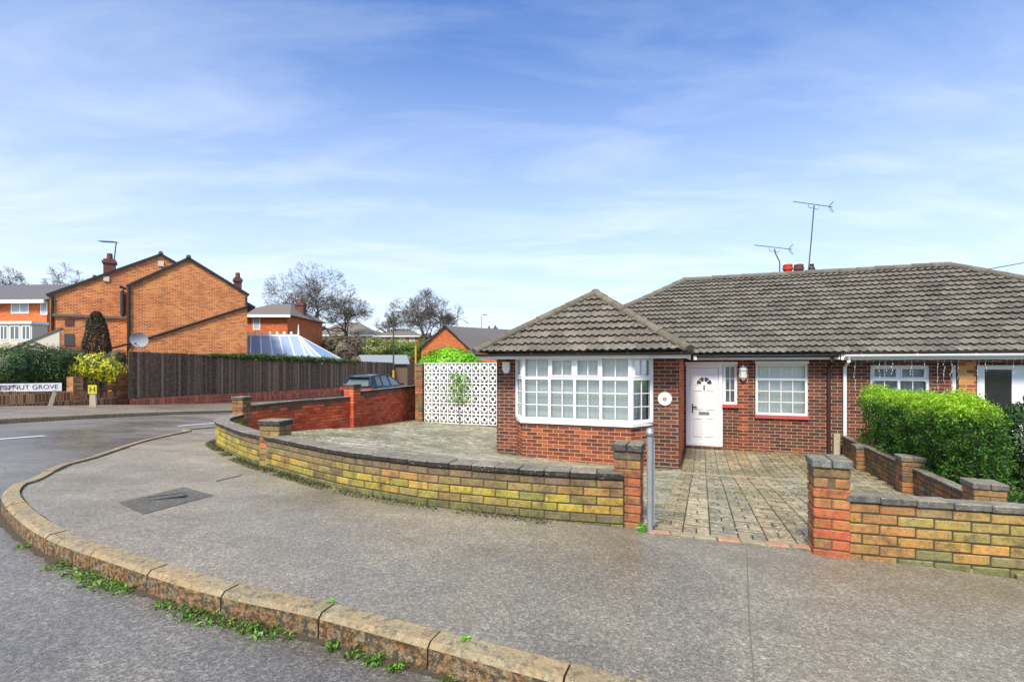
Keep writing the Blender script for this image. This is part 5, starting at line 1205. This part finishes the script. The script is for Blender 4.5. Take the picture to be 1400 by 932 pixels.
# ---------------- cars
def car(name,label,M_,paint,L_=4.35,W_=1.8,h=1.5,rear_red=True):
    root=thing(name,label,'car',M_)
    hw=W_/2
    # stations along y (0 = rear bumper)
    st=[(0,.35,.62,hw*.82),(.06,.30,.92,hw*.92),(.35,.22,1.0,hw*.99),(1.0,.2,1.0,hw),(2.2,.2,.97,hw),(3.0,.2,.95,hw),(3.45,.22,.90,hw*.98),(4.0,.28,.78,hw*.9),(4.28,.34,.62,hw*.74),(4.35,.4,.52,hw*.6)]
    m=MB(); vs=[];fs=[]
    for y,zl,zt,w in st:
        mid=(zl+zt)/2; ring=[(-w*.85,zl),(-w,zl+.12),(-w*1.0,mid),(-w*.97,zt-.05),(-w*.88,zt),(0,zt+.02),(w*.88,zt),(w*.97,zt-.05),(w,mid),(w,zl+.12),(w*.85,zl)]
        vs+=[(x,y,z) for x,z in ring]
    n=11
    for i in range(len(st)-1):
        for k_ in range(n): fs.append((i*n+k_,i*n+(k_+1)%n,(i+1)*n+(k_+1)%n,(i+1)*n+k_))
    fs+=[tuple(range(n)),tuple(range((len(st)-1)*n,len(st)*n))]; m.add(vs,fs); body=m.build('body',paint,root,M_,smooth=True)
    # greenhouse: belt and roof rails
    bz=.97; belt=[(.12,hw*.80),(.62,hw*.88),(1.25,hw*.9),(2.1,hw*.9),(2.75,hw*.88),(3.35,hw*.80)]
    roofl=[(.42,h-.10,hw*.62),(.75,h-.03,hw*.68),(1.25,h,hw*.7),(1.95,h-.01,hw*.7),(2.35,h-.07,hw*.68),(2.55,h-.12,hw*.64)]
    m=MB(); vs=[(x*s,y,z) for y,z,x in roofl for s in(-1,1)]+[(0,y,z+.03) for y,z,x in roofl]
    K=len(roofl); fs=[]
    for i in range(K-1): fs+=[(2*i,2*i+2,2*K+i+1,2*K+i),(2*K+i,2*K+i+1,2*i+3,2*i+1)]
    m.add(vs,fs); lo=[(a,b,c-.05) for a,b,c in vs]; m.add(lo,[tuple(reversed(f)) for f in fs])
    for s in(0,1):   # roof edges + pillars
        for i in range(K-1):
            a=vs[2*i+s];b=vs[2*i+2+s]; m.tube([a,b],.03,6)
        sg=1 if s else -1
        for i,w_ in((0,.07),(2,.03),(3,.03),(5,.035)):
            m.tube([vs[2*i+s],(sg*belt[i][1],belt[i][0],bz)],[w_*.8,w_],6)
        m.add([vs[0+s],vs[2+s],(sg*belt[1][1]*1.0,belt[1][0]+.12,bz),(sg*belt[0][1],belt[0][0],bz)],[(0,1,2,3)])
    m.build('roof',paint,root,M_,smooth=False)
    for s in(0,1):
        sg=1 if s else -1
        for i,j in((1,2),(2,3),(3,5)):
            off=.985; pts_=[vs[2*i+s]]+[vs[2*q+s] for q in range(i+1,j+1)]; bot=[(sg*belt[q][1],belt[q][0]+(.1 if q==i else 0),bz) for q in range(j,i-1,-1)]
            g_=MB(); pl_=[(a*off,b,c-.03) for a,b,c in pts_]+[(a*off,b,c) for a,b,c in bot]; g_.add(pl_,[tuple(range(len(pl_)))]); g_.build('side_window',M['carglass'],root,M_)
    g_=MB(); g_.add([(-roofl[0][2],roofl[0][0],roofl[0][1]-.03),(roofl[0][2],roofl[0][0],roofl[0][1]-.03),(belt[0][1]*.95,belt[0][0]-.04,bz+.02),(-belt[0][1]*.95,belt[0][0]-.04,bz+.02)],[(0,1,2,3)]); g_.build('rear_window',M['carglass'],root,M_)
    g_=MB(); g_.add([(-roofl[5][2],roofl[5][0],roofl[5][1]-.02),(roofl[5][2],roofl[5][0],roofl[5][1]-.02),(belt[5][1]*.95,belt[5][0],bz),(-belt[5][1]*.95,belt[5][0],bz)],[(0,1,2,3)]); g_.build('windscreen',M['carglass'],root,M_)
    m=MB(); m.box(-hw*.6,hw*.6,.2,.48,h-.12,h-.08); m.build('spoiler',M['black'],root,M_,bevel=.01)
    for s in(-1,1):
        m=MB(); m.prism([(s*hw*.55,.86),(s*hw*1.0,.92),(s*hw*1.0,.78),(s*hw*.6,.76)],-.0,.25,'y'); m.build('tail_light',M['redlight'],root,M_)
        m=MB(); m.sphere((s*(hw+.08),3.05,1.02),.1,8,6,(1,.6,.7)); m.build('mirror',paint,root,M_)
        for y in(.8,3.5):
            m=MB(); m.tube([(s*(hw-.2),y,.33),(s*(hw+.01),y,.33)],.33,20); w=m.build('wheel',M['tyre'],root,M_); m=MB(); m.tube([(s*(hw-.1),y,.33),(s*(hw+.015),y,.33)],.2,14); m.build('rim',M['galv'],w,M_)
    m=MB(); m.box(-.26,.26,-.025,-.01,.52,.63); m.build('number_plate',M['yellow'],root,M_)
    m=MB(); m.box(-hw*.8,hw*.8,-.03,.2,.32,.5); m.build('rear_bumper',M['black'],root,M_,bevel=.03)
    return root
cx0,cy0=-7.75,24.6; car('parked_car','dark blue hatchback parked beyond the red garden wall, seen from behind','' or FR(cx0,cy0,g(cx0,cy0)-.0,R(-15)),M['carpaint'],h=1.53)
c=P(43,465,27); car('parked_car','red car half hidden behind the dark conifer shrubs','' or FR(c.x,c.y,g(c.x,c.y)+1.0*0+.75,R(-60)),M['redcar'])
sheet('house_drive',[(c.x-4,c.y-3),(c.x+3,c.y-3),(c.x+3,c.y+4),(c.x-4,c.y+4)],M['concrete'],1.,.74,'raised concrete drive in front of the far left house')
# house with window right of the orange one
def hiphouse(name,label,px0,px1,Y,ye,yr,yb,ang=0,dep=8,wins=(),mat='borange2',rmat='slate',group=None,ridge_in=.35,chim_px=None,creampx=None):
    k=Y/F; xL=(px0-CX)*k; W_=(px1-px0)*k; M_=FR(xL,Y,0,ang); gz=g(xL+W_/2,Y+3)
    t=thing(name,label,'house',FR(xL+W_/2,Y,gz,ang),group); ze=(HY-ye)*k; zr=(HY-yr)*k
    m=MB(); m.box(0,W_,0,dep,gz-2,ze); m.build('wall',M[mat],t,M_)
    o=.35; ri=W_*ridge_in; A_=[(-o,-o,ze),(W_+o,-o,ze),(W_+o,dep+o,ze),(-o,dep+o,ze)]; B_=[(ri,dep/2,zr),(W_-ri,dep/2,zr)]
    m=MB(); m.add(A_+B_,[(0,1,5,4),(1,2,5),(2,3,4,5),(3,0,4),(3,2,1,0)]); m.build('roof',M[rmat],t,M_)
    m=MB(); m.box(-o-.05,W_+o+.05,-o-.08,-o-.005,ze-.18,ze+.02); m.build('gutter',M['white'],t,M_)
    for a,b,c_,d_ in wins: addwin(t,M_,(a-px0)*k,(b-px0)*k,0,(HY-d_)*k,(HY-c_)*k,2 if (b-a)*k>1.2 else 1)
    if chim_px: 
        for cpx,cy in chim_px: chim(t,M_,(cpx-px0)*k,dep/2,.32,zr-1.2,(HY-cy)*k,'darkpot')
    if creampx:
        m=MB(); m.box(0,(creampx-px0)*k,-.06,-.003,gz-2,ze-.002); m.build('render',M['cream'],t,M_)
    return t
hiphouse('brick_house','orange brick house with brown hipped roof just right of the big gable',318,393,38,431,408,470,dep=7,wins=((346,356,432,451),),rmat='slate2',ridge_in=.3,chim_px=((385,406),))
hiphouse('distant_house','distant house half cream render and half brick below the large bare tree',428,510,88,458,438,476,wins=((440,450,460,470),(462,470,460,470),(488,497,458,466),(500,506,458,465)),creampx=486,rmat='slate2',group='distant houses on the hillside')
hiphouse('distant_house','distant orange brick house with three white windows right of the cream one',514,572,86,459,447,480,wins=((519,527,460,467),(546,554,459,467),(560,567,460,467),(535,540,460,467)),rmat='slate2',group='distant houses on the hillside')
hiphouse('distant_house','distant house partly hidden behind the right end of the brown hipped roof',395,424,95,447,430,470,wins=((404,410,450,458),),rmat='slate2',group='distant houses on the hillside')
hiphouse('distant_house','distant house with red chimneys just above the bay roof',655,720,75,462,451,480,rmat='slate',chim_px=((667,446),(676,445)),group='distant houses on the hillside')
# orange gable with grey roof behind laurel
Yg=46; k=Yg/F; M_=FR((576-CX)*k,Yg,0,R(10)); t=thing('brick_bungalow','orange brick gabled bungalow with grey roof behind the green laurel','house',FR((600-CX)*k,Yg,g(-6,46),R(10)))
Wg=(640-576)*k; xm_=(606-576)*k; za=(HY-445)*k; ze=(HY-474)*k
m=MB(); m.prism([(0,-4),(Wg,-4),(Wg,ze),(xm_*1.0+.1,za-.05),(0,ze)],0,10,'y'); m.build('wall',M['borange2'],t,M_)
gableroof(t,M_,0,Wg,xm_+.1,ze,za,0,10,.15,.2,'slate')
m=MB(); roofslab(m,(xm_+.1,.1,za+.02),(xm_+.1+8,3.0,za-.1),(xm_+.1+9.5,-.6,ze-.5),(Wg+.3,-.5,ze-.3),.1); m.build('side_roof',M['slate'],t,M_)
# conservatory
Yc=31; k=Yc/F; P3=lambda px,py,dy=0:Vector(((px-CX)*k*(1+dy/Yc),Yc+dy,(HY-py)*k*(1+dy/Yc)))
t=thing('conservatory','white framed conservatory roof showing above the fence','conservatory',FR(*P3(395,520),0))
R0,R1=P3(330,459,1.8),P3(408,459,1.8); E0,E1=P3(326,491),P3(441,491); B1=E1+Vector((0,3.6,0)); B0=E0+Vector((0,3.6,0))
m=MB(); m.add([R0,R1,E1,E0,B1,B0],[(0,1,2,3),(1,4,2),(1,0,5,4)]); m.build('glazed_roof',M['polyglass'],t)
m=MB(); n=6
for i in range(n+1):
    f=i/n; m.tube([R0+(R1-R0)*f,E0+(E1-E0)*(f*.82)],.05,4)
m.tube([R1,E1],.06,4).tube([R1,B1],.06,4).tube([R1,E1+(E1-E0)*-.09],.04,4).tube([R0,R1],.09,6).tube([E0,E1],.09,4).tube([E1,B1],.09,4).tube([E0-Vector((0,0,.25)),E1-Vector((0,0,.25))],.06,4)
m.build('roof_bars',M['white'],t)
for i in range(8):
    c=R0+(R1-R0)*(i/8); MB().sphere(c+Vector((0,0,.18)),.1,6,4,(1,.4,1)).tube([c,c+Vector((0,0,.3))],[.04,.01],4).build('cresting',M['white'],t)
MB().tube([R1,R1+Vector((0,0,.75))],[.07,.02],6).build('finial',M['white'],t)
m=MB(); m.box(E0.x,E1.x-.05,E0.y+.05,E0.y+.15,-2.5,E0.z-.1).box(E1.x-.15,E1.x-.05,E0.y+.15,B1.y,-2.5,E0.z-.1); m.build('side_walls',M['white'],t)
# shed
Ys=41; k=Ys/F; X=lambda px:(px-CX)*k; Z=lambda py:(HY-py)*k; t=thing('garden_shed','timber garden shed with pale grey felt roof behind the fence','shed',FR(X(515),Ys,g(X(515),Ys),0))
m=MB(); m.prism([(0,-3.2),(3,-3.2),(3,Z(499)),(1.5,Z(486)),(0,Z(499))],X(480),X(557),'x'); m.build('shed_wall',M['timber'],t,FR(0,Ys,0,0))
m=MB(); roofslab(m,(X(497),Ys-.25,Z(497)),(X(561),Ys-.25,Z(497)),(X(551),Ys+1.5,Z(484.5)),(X(483),Ys+1.5,Z(484.5)),.08); roofslab(m,(X(477),Ys+3.2,Z(497)),(X(561),Ys+3.2,Z(497)),(X(551),Ys+1.5,Z(484.5)),(X(483),Ys+1.5,Z(484.5)),.08); m.build('shed_roof',M['felt'],t)
m=MB(); m.quad((X(475),Ys-.1,Z(499)),(X(497),Ys-.3,Z(499)),(X(484),Ys-.1,Z(486)),(X(484),Ys,Z(486))); m.build('gable_board',M['timber'],t)
# lamp posts
def lamp(px,Y,ytop,label,yel=False,arm=.5,r=.055):
    k=(px-CX)/F; x=k*Y; gz=g(x,Y); zt=(HY-ytop)/F*Y; t=thing('street_lamp',label,'street lamp',FR(x,Y,gz,0))
    m=MB(); zz=(HY-506)/F*Y if yel else gz+1.2; m.tube([(x,Y,gz-.1),(x,Y,zz)],[r*1.5,r*1.3],10); m.build('post_base',M['yellowpost' if yel else 'galv'],t)
    m=MB(); m.tube([(x,Y,zz),(x,Y,zt-.25),(x+arm*.15,Y,zt-.05),(x+arm*.5,Y,zt)],[r,r*.8,r*.7,r*.6],10); m.build('post',M['galv' if not yel else 'darkmetal'],t)
    m=MB(); m.sphere((x+arm*.8,Y,zt),.28,12,6,(1.1,.5,.35)); m.build('lamp_head',M['grey'],t,smooth=True); return t
lamp(538,34,425,'street lamp with yellow lower post by the far end of the fence',True)
lamp(658,60,430,'thin far street lamp left of the red chimneys')
c=P(568.5,500,19.8); m=MB(); m.tube([(c.x,c.y,g(c.x,c.y)-.1),(c.x,c.y,P(0,473,19.8).z)],.04,8); t=m.build('painted_post',M['yellowpost']); tag(t,'short yellow painted post just left of the laurel','post')
# ------------------------------------------------------------ bare trees
def baretree(label,px,ytop,Y,wpx,yb_px,seed,cat='tree',lean=0,group='bare winter trees on the skyline',dens=1.,trunkfrac=.32,r0=None):
    k=Y/F; base=Vector(((px-CX)*k,Y,g((px-CX)*k,Y))); ztop=(HY-ytop)*k; Ht=ztop-base.z; Rw=wpx*k/2; rr=random.Random(seed)
    t=thing('bare_tree',label,cat,FR(*base,0),group); mt=MB();mc=MB(); r0=r0 or Ht*.034
    cen=Vector((base.x+lean,base.y,base.z+Ht*(.5+trunkfrac*.5))); rad=Vector((Rw,Rw,Ht*(.5-trunkfrac*.5)*1.0))
    def inside(p): q=p-cen; return (q.x/rad.x)**2+(q.y/rad.y)**2+(q.z/rad.z)**2
    cnt=[0]
    from collections import deque
    Qe=deque([(base-Vector((0,0,.3)),Vector((lean*.05,0,1)),Ht*trunkfrac,r0,0)])
    def rv(): return Vector((rr.gauss(0,1),rr.gauss(0,1),rr.gauss(0,1))).normalized()
    while Qe and cnt[0]<9500*dens:
        p,d,l,r,lev=Qe.popleft(); cnt[0]+=1; pts=[p]; rs=[r]; q=p.copy(); dd=d.normalized(); n=4 if lev<5 else 2
        for i in range(n):
            dd=(dd+rv()*.2).normalized(); q=q+dd*l/n; pts.append(q.copy()); rs.append(max(.012,r*(1-.2*(i+1)/n)))
        (mt if lev<3 else mc).tube(pts,rs,6 if lev<3 else 3,cap=False)
        if lev>=9 or (inside(q)>1.0 and lev>1): continue
        nb=7 if lev==0 else (3 if rr.random()<.4 else 2)
        for b in range(nb):
            a=6.283*(b+rr.random()*.8)/nb; sp=rr.uniform(.3,.8) if lev>0 else (rr.uniform(.5,1.45) if b else .1)
            e=Vector((math.cos(a),math.sin(a),0)) if lev==0 else rv(); side=(e-dd*e.dot(dd)).normalized(); nd=(dd*math.cos(sp)+side*math.sin(sp)).normalized()
            out=Vector(((q.x-cen.x)/rad.x,(q.y-cen.y)/rad.y,(q.z-cen.z)/rad.z)); nd=(nd+out*.08).normalized()
            st=q if lev else pts[-1-(b%2)]
            Qe.append((st,nd,l*rr.uniform(.74,.9) if lev>0 else max(Rw,Ht*(1-trunkfrac)*.85)*rr.uniform(.24,.34),max(.014,rs[-1]*rr.uniform(.66,.84)*(1 if lev else .7)),lev+1))
        if lev>0:
            for pq in pts[1:-1]:
                if rr.random()<.32: Qe.append((pq,(dd+rv()*.9+Vector((0,0,.2))).normalized(),l*.55,max(.014,rs[-1]*.4),min(9,lev+2)))
    mt.build('trunk',M['bark'],t,smooth=True,recalc=False); mc.build('crown',M['twig'],t,recalc=False); return t
baretree('large bare oak with a wide rounded crown, tallest on the skyline',424,361,74,118,460,2)
baretree('bare tree overlapping the right side of the tallest oak',478,398,84,80,470,5,dens=.7)
baretree('wide bare oak right of centre with a leaning trunk above the hillside houses',574,393,78,96,470,8)
baretree('lighter bare tree at the right end of the skyline group',612,402,86,62,470,13,dens=.6)
baretree('small bare tree left of the wide right-hand oak',530,418,90,46,470,14,dens=.5)
baretree('bare tree behind the far left house roof',100,357,66,62,400,17,dens=.6)
baretree('bare tree at the very left edge of the skyline',4,359,62,52,400,19,dens=.6)
baretree('bare tree showing behind the brown roofed house',392,402,92,55,440,23,dens=.5)
# garden shrubs beyond fence
for i,(px,py,Y,rx,rz_,pal,lab) in enumerate([(470,482,44,2.0,1.7,[(110,100,86),(90,80,70),(130,120,96)],'brown twiggy shrub beyond the fence'),(512,482,50,2.6,1.5,[(110,120,60),(90,104,56),(140,144,80)],'olive shrub beyond the shed'),(548,483,52,3.2,1.4,[(90,130,56),(70,110,46),(120,150,70)],'mid green bush beyond the shed'),(590,486,56,3,1.6,[(76,92,56),(96,110,66)],'dull green bush beside the yellow post'),(458,474,66,2.4,1.5,[(96,96,80),(80,84,64)],'brownish thicket below the largest oak')]):
    c=P(px,py,Y); bush('garden_shrub',lab,'shrub',(c.x,c.y,c.z),(rx,rx*.7,rz_),5000,.10,pal,60+i,group='garden shrubs beyond the fence',lump=.35)
# far treeline
r_=np.random.default_rng(77); n=26000; x=r_.uniform(-130,60,n); y=r_.uniform(125,150,n); hz=np.array([4+2.2*noise.noise(Vector((a*.05,0,3)))+1.5*noise.noise(Vector((a*.21,0,7))) for a in x]); z=np.array([g(a,b) for a,b in zip(x,y)])+hz*r_.random(n)
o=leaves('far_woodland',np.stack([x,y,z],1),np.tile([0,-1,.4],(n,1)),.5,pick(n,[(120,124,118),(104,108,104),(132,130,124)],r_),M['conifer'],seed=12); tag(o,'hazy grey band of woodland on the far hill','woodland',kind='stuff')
# ------------------------------------------------------------ world, light, camera
w=bpy.data.worlds.new('World'); SC.world=w; w.use_nodes=True; nt=w.node_tree; nt.nodes.clear()
def wn(t,**k):
    x=nt.nodes.new('ShaderNode'+t)
    for a,b in k.items(): setattr(x,a,b)
    return x
SUN_EL,SUN_AZ=48,203     # azimuth: compass direction the light comes from, clockwise from +Y
sky=wn('TexSky',sky_type='NISHITA',sun_disc=False,sun_elevation=R(SUN_EL),sun_rotation=R(SUN_AZ),altitude=50,air_density=1.0,dust_density=.7,ozone_density=2.5)
tc=wn('TexCoord'); sep=wn('SeparateXYZ'); nt.links.new(tc.outputs['Generated'],sep.inputs[0])
def wm(op,a,b=0.,cl=False):
    x=wn('Math',operation=op,use_clamp=cl)
    for i,v in enumerate((a,b)):
        if isinstance(v,bpy.types.NodeSocket): nt.links.new(v,x.inputs[i])
        else: x.inputs[i].default_value=v
    return x.outputs[0]
zc=wm('ADD',wm('MAXIMUM',sep.outputs[2],0.),.12)
comb=wn('CombineXYZ'); nt.links.new(wm('DIVIDE',sep.outputs[0],zc),comb.inputs[0]); nt.links.new(wm('DIVIDE',sep.outputs[1],zc),comb.inputs[1])
mp=wn('Mapping'); nt.links.new(comb.outputs[0],mp.inputs[0]); mp.inputs['Scale'].default_value=(1.0,2.4,1); mp.inputs['Rotation'].default_value=(0,0,R(22)); mp.inputs['Location'].default_value=(5.1,4.4,0)
no=wn('TexNoise'); nt.links.new(mp.outputs[0],no.inputs['Vector']); no.inputs['Scale'].default_value=1.1; no.inputs['Detail'].default_value=9; no.inputs['Roughness'].default_value=.58; no.inputs['Distortion'].default_value=.5
rp=wn('ValToRGB'); nt.links.new(no.outputs[0],rp.inputs[0]); rp.color_ramp.elements[0].position=.43; rp.color_ramp.elements[1].position=.80
cl_=wm('ADD',wm('MULTIPLY',rp.outputs[0],.27),.07)
# haze veil near the horizon
hz=wn('MapRange'); nt.links.new(sep.outputs[2],hz.inputs[0]); hz.inputs[1].default_value=.0; hz.inputs[2].default_value=.56; hz.inputs[3].default_value=.88; hz.inputs[4].default_value=0.; 
overhead_white=wn('MapRange'); nt.links.new(sep.outputs[2],overhead_white.inputs[0]); overhead_white.inputs[1].default_value=.62; overhead_white.inputs[2].default_value=.85; overhead_white.inputs[3].default_value=0.; overhead_white.inputs[4].default_value=.6  # unseen overhead whitening, added to neutralise the blue sky light on the ground
veil=wm('ADD',wm('ADD',cl_,hz.outputs[0]),overhead_white.outputs[0],True)
tint=wn('Mix',data_type='RGBA',blend_type='MULTIPLY'); tint.inputs[0].default_value=1; nt.links.new(sky.outputs[0],tint.inputs[6]); tint.inputs[7].default_value=(.44,1.1,1.9,1)
mixc=wn('Mix',data_type='RGBA'); nt.links.new(veil,mixc.inputs[0]); nt.links.new(tint.outputs[2],mixc.inputs[6]); mixc.inputs[7].default_value=(8.2,9.1,9.9,1)
bg=wn('Background'); nt.links.new(mixc.outputs[2],bg.inputs[0]); bg.inputs[1].default_value=.085
out=wn('OutputWorld'); nt.links.new(bg.outputs[0],out.inputs[0])
sl_=bpy.data.lights.new('sun','SUN'); sl_.energy=4.1; sl_.angle=R(14); sl_.color=(1,.885,.73); so=bpy.data.objects.new('sun',sl_); COL.objects.link(so)
az=R(SUN_AZ); dirv=Vector((math.sin(az)*math.cos(R(SUN_EL)),math.cos(az)*math.cos(R(SUN_EL)),math.sin(R(SUN_EL)))); so.rotation_euler=dirv.to_track_quat('Z','Y').to_euler()
cd=bpy.data.cameras.new('camera'); cam=bpy.data.objects.new('camera',cd); COL.objects.link(cam); SC.camera=cam
cd.sensor_width=36; cd.lens=36*F/1400; cd.shift_y=(HY-466)/1400; cd.clip_start=.05; cd.clip_end=1500; cam.location=(0,0,0); cam.rotation_euler=(R(90),0,0)
SC.view_settings.view_transform='Standard'; SC.view_settings.look='None'; SC.view_settings.exposure=.55; SC.view_settings.gamma=1
SC.render.engine='CYCLES'
